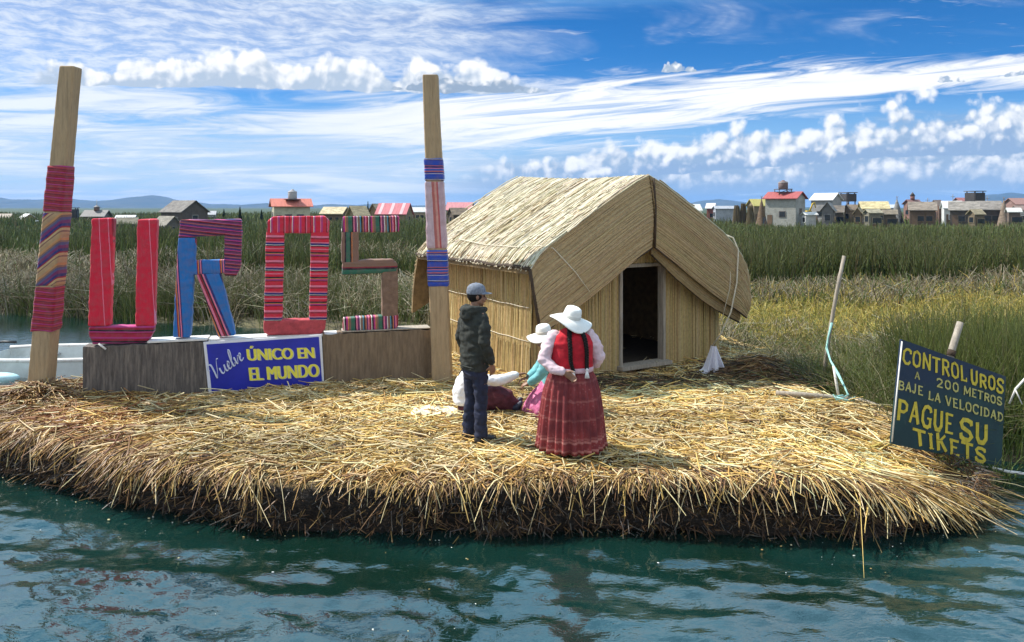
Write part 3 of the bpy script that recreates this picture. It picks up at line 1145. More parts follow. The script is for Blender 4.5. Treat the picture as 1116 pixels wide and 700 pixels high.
# low ochre marsh grass on the flat behind the island's right side
op = [field('', no_pond(sector(22000, U(740), U(1400), 16.5, 26.5)), .18, .50, (OCHRE + [GREENS[3], DRY[1]], [5, 4, 4, 2, 2, 1]), .3, .5, (.008, .014), None, 0.3, .5, 43.0, 0.0009),
      field('', sector(6000, U(740), U(1000), 11.5, 19), .12, .4, (OCHRE + [GREENS[3], DRY[1], GREENS[0]], [1.5, 2, 4, 1.5, 4, 3, 4]), .3, .5, (.006, .010), None, 0.6, .5, 53.0, 0.0009)]
v, f, c = join_parts(op)
of = link_mesh('marsh_grass', np_mesh('marsh_grass', v, f, c), strand_mat('ochre_grass', .6, .25, 0.15, .15, 6.0))
tag(of, kind='stuff')


# tall green clumps: left shore behind the letters, behind the hut, round the pole and the board on the right
def clumps(cent, per, spread, h0, h1, pal, w, lean=.14, bend=.35, rr=(.0045, .009), sc=.00045):
    cent = np.asarray(cent, float)
    n = len(cent) * per
    base = np.repeat(cent, per, 0)
    off = rng.normal(0, 1, (n, 2)) * spread
    q = base + off
    hs_ = np.repeat(rng.uniform(.75, 1.12, len(cent)), per)
    h = rng.uniform(h0, h1, n) * hs_
    az = np.arctan2(off[:, 1], off[:, 0]) + rng.normal(0, .7, n)
    c = pick(n, pal, w, .25)
    r = np.maximum(rng.uniform(rr[0], rr[1], n), q[:, 1] * sc)
    return blades(q, np.where(q[:, 1] > front_of_marsh(q[:, 0]), 0.0, -.1), h, np.abs(rng.normal(0, lean, n)), np.abs(rng.normal(0, bend, n)), r, c, c * .55 + np.array([.16, .15, .06]) * .45, az, 5)


def spots(n, u0, u1, y0, y1):
    q = sector(n * 3, u0, u1, y0, y1)
    return q[:n]


BRG = [np.array([.10, .17, .028]), np.array([.16, .225, .045]), np.array([.06, .105, .020]), np.array([.23, .26, .075])]
tp = [clumps(spots(120, U(-60), U(560), 19.0, 23.5), 42, .28, .7, 1.35, GREENS + [DRY[1]], [4, 4, 3, 2, 1]),
      clumps(spots(70, U(800), U(985), 11.0, 15.0), 64, .24, .30, .75, BRG + [DRY[1], OCHRE[1]], [4, 4, 3, 2, 1, 1.5], .2, .5),
      clumps(spots(50, U(985), U(1190), 12.0, 16.5), 80, .20, .55, 1.0, BRG + [OCHRE[1]], [4, 5, 3, 3, 1], .09, .16),
      clumps(spots(70, U(985), U(1200), 9.5, 12.2), 80, .17, 1.0, 1.7, BRG + [DRY[1]], [4, 5, 4, 2, .7], .09, .15),
      clumps([(4.9, 10.6), (5.2, 11.2), (4.7, 11.3), (5.4, 10.2), (5.0, 10.0), (5.6, 11.6), (4.85, 9.6), (5.15, 9.7)], 110, .2, .7, 1.25, GREENS + [BRG[0], DRY[0], DRY[1]], [3, 3, 3, 2, 2, 1, 1.4], .22, .6),
      clumps([(5.0, 8.9), (5.4, 9.3), (5.9, 9.6), (6.2, 9.3), (6.5, 9.6)], 90, .16, .8, 1.45, BRG + [DRY[1]], [4, 4, 3, 2, 1], .15, .4),
      clumps([(5.45, 8.42), (5.75, 8.55), (5.15, 8.15)], 34, .09, .25, .6, BRG, [4, 4, 3, 2], .3, .6),
      clumps([(4.15, 8.6), (4.3, 8.75), (4.4, 9.1), (4.05, 8.85)], 70, .10, .3, .55, [TAN_S, GOLD_S * .8, BRG[3], DRY[1]], [3, 3, 2, 2], .2, .4)]
v, f, c = join_parts(tp)
tf = link_mesh('tall_reeds', np_mesh('tall_reeds', v, f, c), strand_mat('tall_reed', .45, .35, 0.25, .15, 8.0))
tag(tf, kind='stuff')

# ------------------------------------------------------------------ shared materials
M_MAT = strand_mat('totora_mat', .6, .25, 0, .25, 22.0)
M_BACK = plain('mat_backing', (.20, .135, .06), .85, .25, 9)
M_DARKROPE = plain('dark_binding', (.055, .035, .02), .9, .3, 20)
M_ROPE = plain('pale_rope', (.62, .55, .42), .9, .15, 40)
M_WOOD = plain('weathered_wood', (.34, .29, .23), .85, .25, 5, stretch=(6, 6, .6))
M_POLEWOOD = plain('grey_pole_wood', (.29, .25, .20), .85, .25, 6, stretch=(5, 5, .8))
M_WHITEWOOD = plain('white_painted_wood', (.72, .70, .66), .7, .1, 6, dirt=(.35, .30, .24))


def reed_sheet(name, pts, r, cols, w, parent, jit=.006, wave=.004, fade=None, sides=5, jitc=.14):
    """a mat of parallel totora stems: pts (n,k,3) centre lines"""
    n, k, _ = pts.shape
    pts = pts + rng.normal(0, jit, (n, 1, 3)) + rng.normal(0, wave, (n, k, 3)) * np.linspace(.3, 1, k)[None, :, None]
    c = pick(n, cols, w, jitc)
    cc = np.repeat(c[:, None, :], k, 1)
    if fade is not None:
        cc = cc * fade[None, :, None] if fade.ndim == 1 else cc * fade[..., None]
    R = rng.uniform(.75, 1.2, (n, 1)) * r * np.ones((1, k))
    v_, f_, c_ = strands(pts, R, cc, sides)
    return link_mesh(name, np_mesh(name, v_, f_, c_), M_MAT, parent)


# ------------------------------------------------------------------ the totora hut
HUT_O = Vector((0.22, 10.5, 0.55))
HUT_A = atan2(0.52, 0.85)
hut = thing('totora_hut', 'straw coloured totora reed hut with pitched roof and dark open doorway', 'hut', HUT_O, HUT_A)
HW, HD = 4.5, 3.76
prof = [(0.00, 1.70), (0.04, 1.80), (0.30, 1.975), (0.9, 2.34), (1.6, 2.745), (2.05, 2.985), (2.25, 3.06),
        (2.45, 2.985), (2.9, 2.73), (3.5, 2.385), (3.95, 2.10), (4.25, 1.87), (4.45, 1.62), (4.53, 1.38), (4.54, 1.15)]


def roof_pts(seg, y, lift=0.0):
    """the roof line as 3-D points at depth y (sags a little mid-span, rises slightly to the back)"""
    return [Vector((x, y, z + lift + 0.10 * y / HD * max(0, 1 - abs(x - 2.25) / 2.25) - 0.05 * sin(pi * y / HD) * (1 - abs(x - 2.25) / 2.6))) for x, z in seg]


def resample(p, k):
    p = np.array([tuple(q) for q in p])
    L = np.concatenate([[0], np.cumsum(np.linalg.norm(np.diff(p, axis=0), axis=1))])
    u = np.linspace(0, L[-1], k)
    return np.stack([np.interp(u, L, p[:, i]) for i in range(3)], 1)


def slope_slab(seg, name, lift):
    mb = MB()
    ys = np.linspace(-0.02, HD + 0.02, 9)
    top = [roof_pts(seg, y, -0.012) for y in ys]
    bot = [roof_pts(seg, y, -0.085) for y in ys]
    m_ = len(seg)
    for a in range(8):
        for i in range(m_ - 1):
            mb.add([top[a][i], top[a][i + 1], top[a + 1][i + 1], top[a + 1][i]], [(0, 1, 2, 3)], True)
            mb.add([bot[a][i], bot[a][i + 1], bot[a + 1][i + 1], bot[a + 1][i]], [(3, 2, 1, 0)], True)
    for a in (0, 8):
        for i in range(m_ - 1):
            mb.add([top[a][i], top[a][i + 1], bot[a][i + 1], bot[a][i]], [(0, 1, 2, 3)])
    for i in (0, m_ - 1):
        for a in range(8):
            mb.add([top[a][i], top[a + 1][i], bot[a + 1][i], bot[a][i]], [(0, 1, 2, 3)])
    return mb.build(name, M_BACK, hut)


segL, segR = prof[:7], prof[6:]
ROOFC = [np.array([.66, .585, .42]), np.array([.56, .475, .31]), np.array([.74, .67, .51]), np.array([.40, .315, .19])]
for seg, flip in ((segL, True), (segR, False)):
    slab = slope_slab(seg, 'roof_slope', 0)
    ps, fd = [], []
    order = list(reversed(seg)) if flip else seg
    for layer, (sp, lift) in enumerate(((.021, .006), (.026, .020))):
        for y in np.arange(-0.03, HD + 0.04, sp):
            line = resample(roof_pts(order, y), 11)
            line[:, 2] += lift
            sl = rng.normal(0, .018)
            line[:, 1] += np.linspace(0, 1, 11) * sl
            e = rng.uniform(-.05, .07)
            line[-1] += (line[-1] - line[-2]) / np.linalg.norm(line[-1] - line[-2]) * e
            ps.append(line)
    ps = np.array(ps)
    # loose and broken stems on top, none of them quite straight
    base_l = ps[rng.integers(0, len(ps), 620)]
    loose = []
    for ln_ in base_l:
        a_ = rng.uniform(0, .8)
        b2_ = min(1.0, a_ + rng.uniform(.12, .55))
        u_ = np.linspace(a_, b2_, 11) * 10
        q_ = np.stack([np.interp(u_, np.arange(11), ln_[:, k_]) for k_ in range(3)], 1)
        q_[:, 1] += np.linspace(0, rng.normal(0, .06), 11)
        q_[:, 2] += .016 + rng.uniform(0, .012) + np.linspace(0, 1, 11) ** 3 * rng.uniform(-.005, .03)
        loose.append(q_)
    ps = np.concatenate([ps, np.array(loose)])
    reed_sheet('thatch', ps, .0105, ROOFC, [4, 4, 3, 1.3], slab, .004, .006, jitc=.18)

# gable flaps: two mats hung along the roof edge, front and back
FLAPC = [np.array([.45, .33, .175]), np.array([.43, .31, .16]), np.array([.48, .355, .19]), np.array([.40, .285, .145])]


def flap(seg, low, y, name, off, cols=FLAPC, w=(4, 4, 2, 1)):
    """mat between the roof edge seg and the lower edge low (both listed from the ridge outwards)"""
    a = resample(roof_pts(seg, max(0, min(HD, y)), -0.012), 15)
    b_ = resample([Vector((x, y, z)) for x, z in low], 15)
    a[:, 1] = y
    bel = 0.05 * np.sin(np.linspace(0, 1, 15) * pi)
    mb = MB()
    rows = 9
    g0, g1 = [], []
    for j in range(rows):
        t_ = j / (rows - 1)
        q = a * (1 - t_) + b_ * t_
        q[:, 1] += (off * (sin(pi * t_) * .06 + bel * t_ * 0.4))
        g0.append([Vector(p) for p in q])
        q2 = q.copy()
        q2[:, 1] -= off * 0.04
        g1.append([Vector(p) for p in q2])
    for j in range(rows - 1):
        for i in range(14):
            mb.add([g0[j][i], g0[j][i + 1], g0[j + 1][i + 1], g0[j + 1][i]], [(0, 1, 2, 3)], True)
            mb.add([g1[j][i], g1[j][i + 1], g1[j + 1][i + 1], g1[j + 1][i]], [(3, 2, 1, 0)], True)
    for i in range(14):
        for j in (0, rows - 1):
            mb.add([g0[j][i], g0[j][i + 1], g1[j][i + 1], g1[j][i]], [(0, 1, 2, 3)])
    for j in range(rows - 1):
        for i in (0, 14):
            mb.add([g0[j][i], g0[j + 1][i], g1[j + 1][i], g1[j][i]], [(0, 1, 2, 3)])
    o = mb.build(name, M_BACK, hut)
    nrow = 84
    ps = []
    for j in range(nrow):
        t_ = j / (nrow - 1)
        q = a * (1 - t_) + b_ * t_
        q[:, 1] += off * (sin(pi * t_) * .06 + bel * t_ * 0.4 + .007)
        ps.append(q)
    reed_sheet('reed_face', np.array(ps), .0105, cols, list(w), o, .0025, .0035, jitc=.05)
    # rim binding along the lower edge
    rim = b_.copy()
    rim[:, 1] += off * .012
    MB().tube([Vector(p) for p in rim], .016, 6).build('binding', M_DARKROPE, o)
    return o, a, b_


lowL = [(2.32, 1.93), (1.9, 1.72), (1.2, 1.30), (.6, .95), (.20, .74)]
lowR = [(2.36, 1.93), (2.9, 1.60), (3.4, 1.27), (3.9, .97), (4.25, .80), (4.46, .66)]
lowR2 = [(2.38, 1.82), (2.9, 1.42), (3.4, 1.08), (3.9, .80), (4.2, .66), (4.40, .57)]
sL = list(reversed(segL))
flap(sL, lowL, -0.02, 'gable_flap', -1)
flap(segR, lowR, -0.04, 'gable_flap', -1)
flap([(2.3, 2.6), (3.2, 2.1), (4.1, 1.6), (4.4, 1.2)], lowR2, 0.07, 'gable_flap', -1, [c_ * .85 for c_ in FLAPC])
flap(sL, [(2.32, 1.93), (1.9, 1.72), (1.2, 1.30), (.5, .95), (.05, .70), (-.12, .62)], HD + .02, 'gable_flap', 1)
flap(segR, lowR, HD + .04, 'gable_flap', 1)
# dark seam where the two front mats meet, and the bound edges of the roof
MB().tube([(2.30, -.085, 3.03), (2.315, -.115, 2.6), (2.325, -.10, 2.2), (2.34, -.07, 1.93)], .017, 6).build('seam', M_DARKROPE, hut)
MB().tube([Vector((-.005, y, 1.70 + .012 * sin(y * 5))) for y in np.linspace(-.05, HD + .05, 14)], .030, 7).build('eave_binding', M_DARKROPE, hut)
MB().tube([Vector((.0, -.05, 1.72)), Vector((.05, -.07, 1.4)), Vector((.12, -.07, 1.05)), Vector((.20, -.05, .73))], .024, 7).build('eave_binding', M_DARKROPE, hut)
# a long crack-like overlap across the left slope
MB().tube([Vector((.34, HD - .3, 2.06)), Vector((.52, 2.7, 2.13)), Vector((.75, 2.0, 2.24)), Vector((.92, 1.55, 2.335))], [.008, .017, .015, .006], 6).build('seam', M_DARKROPE, hut)
# twines over the roof
MB().tube([Vector((.25, 2.6, 2.02)), Vector((.20, 1.6, 1.965)), Vector((.20, .7, 1.97)), Vector((.28, .1, 2.01)), Vector((.40, -.06, 1.98)), Vector((.75, -.13, 1.62)), Vector((1.0, -.13, 1.33))], .008, 5).build('twine', M_ROPE, hut)
MB().tube([Vector((3.85, .5, 2.20)), Vector((3.98, .12, 2.14)), Vector((4.12, -.06, 2.05)), Vector((4.17, -.13, 1.85)), Vector((4.10, -.16, 1.3)), Vector((4.00, -.12, .8)), Vector((3.86, -.02, .42)), Vector((3.80, .12, .2))], .013, 6).build('rope', M_ROPE, hut)
MB().tube([Vector((4.0, .1, 2.14)), Vector((4.03, -.10, 1.7)), Vector((3.95, -.14, 1.2)), Vector((3.84, -.06, .65))], .006, 5).build('rope', M_ROPE, hut)

# walls
WALLC = [np.array([.56, .41, .18]), np.array([.50, .355, .15]), np.array([.62, .47, .235]), np.array([.40, .27, .115])]
WX, WY = .30, .34


def roof_z(x):
    xs = [p[0] for p in prof]
    return float(np.interp(x, xs, [p[1] for p in prof])) - .10


lw = MB().box(WX, WX + .06, WY, HD - .2, -.1, roof_z(WX)).build('side_wall', M_BACK, hut)
ps, fd = [], []
tiers = [(-.06, .62, .030), (.50, 1.12, .018), (1.0, 1.80, .004)]
for z0, z1, o_ in tiers:
    q = []
    for y in np.arange(WY - .01, HD - .19, .0175):
        za = z0 + rng.uniform(-.03, .03)
        zb_ = z1 + rng.uniform(-.02, .015)
        zz = np.linspace(za, zb_, 5)
        q.append(np.stack([np.full(5, WX - .012) - o_ * np.linspace(1.5, .6, 5), np.full(5, y) + np.linspace(0, rng.normal(0, .012), 5), zz], 1))
    reed_sheet('reed_tier', np.array(q), .0105, WALLC, [4, 3, 2.4, .6], lw, .003, .003, jitc=.10)
for z_ in (.58, 1.08):
    MB().tube([Vector((WX - .05, y, z_ + .006 * sin(y * 9))) for y in np.linspace(WY, HD - .2, 12)], .006, 5).build('tie_cord', M_ROPE, lw)
MB().box(HW - .38, HW - .32, WY, HD - .2, -.1, roof_z(HW - .35) + .02).build('side_wall', M_BACK, hut)
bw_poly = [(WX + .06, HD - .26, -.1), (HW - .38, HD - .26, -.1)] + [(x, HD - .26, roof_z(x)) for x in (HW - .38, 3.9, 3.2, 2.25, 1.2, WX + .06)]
MB().prism(bw_poly, (0, .05, 0)).build('back_wall', plain('shaded_mat', (.075, .05, .03), .9, .3, 8), hut)  # indoor shade put into the wall's colour so the doorway looks black
DX0, DX1, DZ = 1.99, 2.86, 1.60


def front_piece(x0, x1, z0, reeds=True):
    xs = [x0] + [x for x in (.9, 1.6, 2.25, 2.9, 3.5) if x0 < x < x1] + [x1]
    poly = [(x0, WY, z0), (x1, WY, z0)] + [(x, WY, roof_z(x)) for x in reversed(xs)]
    o = MB().prism(poly, (0, .06, 0)).build('front_wall', M_BACK, hut)
    q = []
    for x in np.arange(x0 + .008, x1, .0175):
        zz = np.linspace(z0 + rng.uniform(-.02, .03), roof_z(x) - .03, 5)
        q.append(np.stack([np.full(5, x) + np.linspace(0, rng.normal(0, .010), 5), np.full(5, WY - .014), zz], 1))
    reed_sheet('reed_face', np.array(q), .0105, [c_ * .92 for c_ in WALLC], [4, 3, 2.4, .6], o, .003, .003, jitc=.10)
    return o


front_piece(WX - .02, DX0 - .05, -.1)
front_piece(DX1 + .05, HW - .32, -.1)
front_piece(DX0 - .05, DX1 + .05, DZ + .05)
df_ = MB()
df_.box(DX0 - .055, DX0 + .005, WY - .05, WY + .09, -.05, DZ)
df_.box(DX1 - .005, DX1 + .055, WY - .05, WY + .09, -.05, DZ)
df_.box(DX0 - .055, DX1 + .055, WY - .052, WY + .092, DZ, DZ + .055)
df_.box(DX0 - .10, DX1 + .10, WY - .16, WY + .10, -.02, .045)
df_.build('door_frame', M_WOOD, hut, bevel=.006)
MB().box(WX + .06, HW - .38, WY + .06, HD - .27, -.08, .0).build('floor_mat', plain('shaded_floor', (.045, .032, .02), .95, .3, 9), hut)  # floor colour darkened to paint in the shade behind the doorway

# white cloth hung by the hut's right-hand corner
mb = MB()
nu, nv = 34, 16
top = P(778, 377, 11.95)
gr = []
for j in range(nv):
    t_ = j / (nv - 1)
    row = []
    wdt = .04 + .19 * t_ ** 1.1 + (.10 * max(0, t_ - .72) / .28)
    ln = .60
    for i in range(nu):
        u_ = i / (nu - 1) * 2 - 1
        x_ = u_ * wdt + (.05 * t_ if u_ > 0 else -.16 * max(0, t_ - .70) * (1 + .5 * sin(u_ * 5)))
        y_ = .055 * sin(u_ * 8.5 + 1.0) * (.3 + t_) + .05 * (1 - u_ * u_)
        z_ = -t_ * ln * (1 - .10 * sin(u_ * 4.0 + .6) * t_ - .13 * (abs(u_) > .55) * t_)
        row.append(top + Vector((x_, -y_, z_)))
    gr.append(row)
for off in (0, 1):
    base_ = [[p + Vector((0, .012 * off, 0)) for p in r_] for r_ in gr]
    for j in range(nv - 1):
        for i in range(nu - 1):
            q = [base_[j][i], base_[j][i + 1], base_[j + 1][i + 1], base_[j + 1][i]]
            mb.add(q if off else q[::-1], [(0, 1, 2, 3)], True)
cl = mb.build('hanging_cloth', plain('white_cloth', (.80, .78, .84), .9, .06, 12), fix=False)
tag(cl, 'white cloth hanging in folds beside the hut\'s right corner', 'cloth')

# ------------------------------------------------------------------ the low wall with the giant letters
WA = G(90, 435.5)
WB = G(471, 411.5)
WE = Vector((WB.x - WA.x, WB.y - WA.y, 0))
WL = WE.length
WE.normalize()
W_ANG = atan2(WE.y, WE.x)
WN = Vector((WE.y, -WE.x, 0))          # towards the viewer


def wall_s(px_, front=0.0):
    o_ = WA + WN * front
    u_ = (px_ - 558.0) / F
    return (u_ * o_.y - o_.x) / (WE.x - u_ * WE.y)


def wl(px_, py_, front=0.0):
    """photograph pixel -> (along, height) in the wall's own plane"""
    s_ = wall_s(px_, front)
    y_ = (WA + WN * front).y + WE.y * s_
    return s_, CAMZ - (py_ - HY) / F * y_ - WA.z


M_WALL = plain('grey_reed_wall', (.125, .105, .09), .9, .35, 5, stretch=(7, 7, .7), bstr=.5, bd=.02, dirt=(.23, .19, .15))
M_WALLB = plain('brown_reed_wall', (.19, .135, .085), .9, .25, 5, stretch=(6, 6, .7), bstr=.5, bd=.02)
wall = thing('letter_wall', 'low grey brown wall under the giant cloth letters', 'wall', WA, W_ANG)


def ragged_panel(s0, s1, z0, z1, mat, y0=0.0, y1=.30, wob=.012):
    mb_ = MB()
    n_ = max(6, int((s1 - s0) / .06))
    rr_ = random.Random(int(s0 * 100))
    topz = [z1 + rr_.uniform(-wob, wob) for _ in range(n_ + 1)]
    fy0 = [y0 + rr_.uniform(-.010, .010) for _ in range(n_ + 1)]
    rings_ = []
    for i in range(n_ + 1):
        s_ = s0 + (s1 - s0) * i / n_
        rings_.append([(s_, fy0[i], z0), (s_, y1, z0), (s_, y1, topz[i]), (s_, fy0[i] + .01, topz[i])])
    mb_.rings(rings_, True, 0, False)
    return mb_.build('wall_panel', mat, wall)


sj = wall_s(229)
sk = wall_s(351)
ragged_panel(0.0, sj, -.08, .69, M_WALL)
ragged_panel(sj + .01, sk, -.08, .66, M_WALL)
ragged_panel(sk + .01, WL, -.08, .72, M_WALLB, -.01, .30)
tp_ = MB()
tp_.box(wall_s(160), wall_s(226), .02, .34, .692 + .015, .735)
tp_.box(wall_s(226) + .01, wall_s(372), .03, .33, .690, .722)
tp_.build('top_plank', M_WHITEWOOD, wall, bevel=.005)
MB().box(wall_s(372) + .01, WL - .02, .02, .32, .735, .75).build('top_plank', M_WOOD, wall, bevel=.004)
MB().tube([(wall_s(108), -.02, .74), (wall_s(116), -.03, .66)], .014, 6).build('nail_stick', M_WHITEWOOD, wall)

# textiles
R_ = (.62, .02, .05); RD = (.28, .015, .035); PK = (.75, .20, .30); BK = (.02, .015, .025); BL = (.02, .16, .46); NV = (.02, .03, .16)
PU = (.16, .03, .12); OR = (.65, .22, .06); WH = (.72, .68, .62); GN = (.03, .14, .09); YE = (.70, .48, .10); BR = (.22, .13, .09); TE = (.05, .28, .36); MG = (.45, .04, .20)
T_RED = stripes('cloth_red', (1, 0, .05), .62, [(0, R_), (.24, PK), (.255, R_), (.42, PK), (.435, R_), (.50, RD), (.56, MG), (.60, WH), (.61, RD), (.66, BK), (.68, MG), (.74, R_)], off=.62 - .32)
T_REDH = stripes('cloth_crimson', (.05, 0, 1), .15, [(0, RD), (.2, MG), (.35, (.40, .02, .06)), (.6, RD), (.75, MG), (.85, BK)])
T_BLUE = stripes('cloth_blue', (1, 0, .06), .30, [(0, BL), (.36, RD), (.41, OR), (.45, NV), (.50, PK), (.55, NV), (.60, BL)], off=.12)
T_PURP = stripes('cloth_purple', (.12, 0, 1), .14, [(0, PU), (.14, BK), (.22, MG), (.34, NV), (.46, PU), (.56, OR), (.60, PU), (.72, BK), (.82, RD), (.92, PK), (.95, PU)])
T_LEG = stripes('cloth_leg', (.93, 0, .36), .34, [(0, BL), (.20, NV), (.26, OR), (.31, BK), (.37, PK), (.45, RD), (.52, BK), (.58, PK), (.64, NV), (.72, BL)])
T_O = stripes('cloth_banded', (.03, 0, 1), .36, [(0, R_), (.16, BK), (.19, MG), (.25, OR), (.28, BK), (.34, R_), (.44, PK), (.48, R_), (.56, BK), (.60, WH), (.62, NV), (.70, PK), (.74, R_), (.86, RD), (.92, PK)])
T_OT = stripes('cloth_red_upright', (1, 0, 0), .30, [(0, R_), (.12, PK), (.16, MG), (.24, R_), (.40, RD), (.46, PK), (.50, R_), (.66, BK), (.69, R_), (.80, WH), (.83, MG), (.90, R_)])
T_OB = plain('cloth_salmon', (.42, .06, .07), .9, .2, 14, bstr=.3)
T_MULTI = stripes('cloth_rainbow', (1, 0, .03), .40, [(0, RD), (.07, WH), (.10, BK), (.16, MG), (.22, OR), (.25, BR), (.33, GN), (.47, BK), (.52, PK), (.57, PU), (.65, WH), (.68, BR), (.76, TE), (.80, BK), (.86, OR), (.89, PU), (.95, PK)])
T_GRN = stripes('cloth_green', (1, 0, 0), .22, [(0, BR), (.25, BK), (.35, GN), (.6, BK), (.7, OR), (.75, BR)])
T_GRNH = stripes('cloth_green_band', (0, 0, 1), .26, [(0, BR), (.1, BK), (.2, GN), (.45, BK), (.55, RD), (.6, BR)], off=.03)
T_BROWN = plain('cloth_brown', (.20, .125, .085), .9, .2, 14, bstr=.3)

LT = .088     # half the letters' depth


def stroke(name, poly, mat, parent, half=LT, bev=.022, y0=.16):
    """one padded stroke of a letter: outline given in photograph pixels, stood up on the wall"""
    q = [wl(*p, front=-y0 + half) for p in poly]
    org = parent['_s0']
    return fused(MB().prism([(s_ - org, -half, z_) for s_, z_ in q], (0, 2 * half, 0)), name, mat, parent, .019, 3, .009, 6.0)


def letter(label, px_mid):
    s_ = wall_s(px_mid, -.16)
    o = thing('cloth_letter', label, 'letter', WA - WN * .16 + WE * s_, W_ANG, 'giant letters on the wall')
    o['_s0'] = s_
    return o


def rel(o):
    del o['_s0']


lu = letter('letter U, wrapped in bright red striped cloth', 133)
stroke('letter_stem', [(95.5, 356), (119.5, 356), (124, 238), (99.5, 238)], T_RED, lu)
stroke('letter_stem', [(147, 356), (168, 356), (171, 239), (149.5, 239)], T_RED, lu, LT * .99)
stroke('letter_base', [(100, 376), (160, 374), (167.5, 362), (167.5, 355), (96, 356.5), (96, 365)], T_REDH, lu, LT * 1.04)
rel(lu)
lr = letter('letter R, blue stem and leg under a purple striped bowl', 225)
stroke('letter_stem', [(188, 368.5), (207.5, 368.5), (213.5, 259), (194, 259)], T_BLUE, lr)
stroke('letter_bar', [(194, 260), (242, 257), (263, 252), (263, 239), (196, 239.5)], T_PURP, lr, LT * 1.03)
stroke('letter_bowl', [(244, 301), (257, 301.5), (262, 292), (263.5, 250), (244.5, 254)], T_PURP, lr, LT * .98)
stroke('letter_bar', [(206, 300), (248, 298), (248, 283), (207.5, 284.5)], T_BLUE, lr, LT * .95)
stroke('letter_leg', [(237, 367.5), (257, 366), (240, 297), (214, 299)], T_LEG, lr, LT * .90)
rel(lr)
lo = letter('letter O, wrapped in red cloth with dark bands', 323)
stroke('letter_side', [(287.5, 352), (307.5, 352), (310, 252), (290, 252)], T_O, lo)
stroke('letter_side', [(337, 350), (356, 350), (359, 252), (339, 252)], T_O, lo, LT * .99)
stroke('letter_bar', [(290.5, 255), (358.5, 254), (359.5, 241), (354, 235.5), (297, 236), (291, 242)], T_OT, lo, LT * 1.03)
stroke('letter_bar', [(287, 363), (293, 366), (350, 364.5), (355, 359), (355.5, 348), (287, 349)], T_OB, lo, LT * 1.03)
rel(lo)
ls_ = letter('letter S, wrapped in brown and multicoloured striped cloth', 404)
stroke('letter_bar', [(372, 254), (435.5, 253), (435.5, 235.5), (374, 236)], T_MULTI, ls_, LT * 1.03)
stroke('letter_side', [(372.5, 288), (391, 288), (391.5, 252), (372.5, 252)], T_GRN, ls_)
stroke('letter_bar', [(373, 300), (418, 298), (433.5, 297), (433.5, 288), (428, 282), (391, 284), (373.5, 285)], T_GRNH, ls_, LT * 1.03)
stroke('letter_side', [(416.5, 346), (434, 345), (434, 292), (416.5, 292)], T_BROWN, ls_)
stroke('letter_bar', [(374, 361.5), (430, 359.5), (434.5, 356), (434.5, 343), (374, 347)], T_MULTI, ls_, LT * 1.02)
rel(ls_)


# ------------------------------------------------------------------ lettering
def text_mesh(name, body, quad, mat, parent, bold=0.02, lift=.004, thick=.003, spread=(0.0,)):
    """block letters fitted into a quad given as bottom-left, bottom-right, top-right, top-left"""
    cu = bpy.data.curves.new(name, 'FONT')
    cu.body = body
    cu.offset = bold
    cu.extrude = 0.0
    cu.fill_mode = 'FRONT'
    o = bpy.data.objects.new(name, cu)
    COL.objects.link(o)
    dg = bpy.context.evaluated_depsgraph_get()
    me = bpy.data.meshes.new_from_object(o.evaluated_get(dg))
    bpy.data.objects.remove(o)
    bpy.data.curves.remove(cu)
    me.name = name
    co = [v_.co.copy() for v_ in me.vertices]
    x0 = min(p.x for p in co); x1 = max(p.x for p in co); y0 = min(p.y for p in co); y1 = max(p.y for p in co)
    bl, br, tr, tl = [Vector(q) for q in quad]
    nrm = (br - bl).cross(tl - bl).normalized()
    for v_, p in zip(me.vertices, co):
        u_ = (p.x - x0) / (x1 - x0)
        w_ = (p.y - y0) / (y1 - y0)
        v_.co = (bl * (1 - u_) + br * u_) * (1 - w_) + (tl * (1 - u_) + tr * u_) * w_ + nrm * lift
    me.materials.clear()
    bm = bmesh.new()
    bm.from_mesh(me)
    first = bm.faces[:]
    ex_ = (br - bl).normalized()
    for k_, sp2 in enumerate(spread[1:], 1):
        d_ = bmesh.ops.duplicate(bm, geom=first)
        bmesh.ops.translate(bm, vec=ex_ * sp2 + nrm * (.0006 * k_), verts=[e for e in d_['geom'] if isinstance(e, bmesh.types.BMVert)])
    geo_ = bmesh.ops.extrude_face_region(bm, geom=bm.faces[:])
    bmesh.ops.translate(bm, vec=nrm * thick, verts=[e for e in geo_['geom'] if isinstance(e, bmesh.types.BMVert)])
    bmesh.ops.recalc_face_normals(bm, faces=bm.faces)
    bm.to_mesh(me)
    bm.free()
    return link_mesh(name, me, mat, parent)


# blue banner on the wall
ban = thing('banner_sign', 'blue banner with yellow block letters fixed to the low wall', 'sign', WA, W_ANG)
BF = .05


def bq(px_, py_, y_=0.0):
    s_, z_ = wl(px_, py_, BF)
    return Vector((s_, -BF + y_, z_))


M_BANW = plain('banner_white', (.74, .74, .78), .5, .06, 5)
M_BANB = plain('banner_blue', (.012, .022, .36), .4, .12, 3, bstr=.1)
M_YEL = plain('banner_yellow', (.80, .72, .08), .5, .08, 20, bstr=0)
M_SHADOWL = plain('banner_pale_edge', (.45, .47, .62), .5, .05, 20, bstr=0)
MB().prism([bq(221.5, 373), bq(227.5, 431), bq(353.5, 422.5), bq(350.5, 365)], (0, .028, 0)).build('panel', M_BANW, ban, bevel=.003)
MB().prism([bq(225, 375.5, -.006), bq(231, 428.5, -.006), bq(351.3, 420, -.006), bq(347.5, 367.2, -.006)], (0, .005, 0)).build('field', M_BANB, ban)


def bt(body, q, bold=0.0):
    for dx_, mat, lf, th in ((.012, M_SHADOWL, .010, .002), (0, M_YEL, .014, .003)):
        qq = [bq(*p) + Vector((dx_, 0, -dx_ * .6)) for p in q]
        text_mesh('lettering', body, qq, mat, ban, bold, lf, th, (0.0, -.010, .010, -.005, .005))


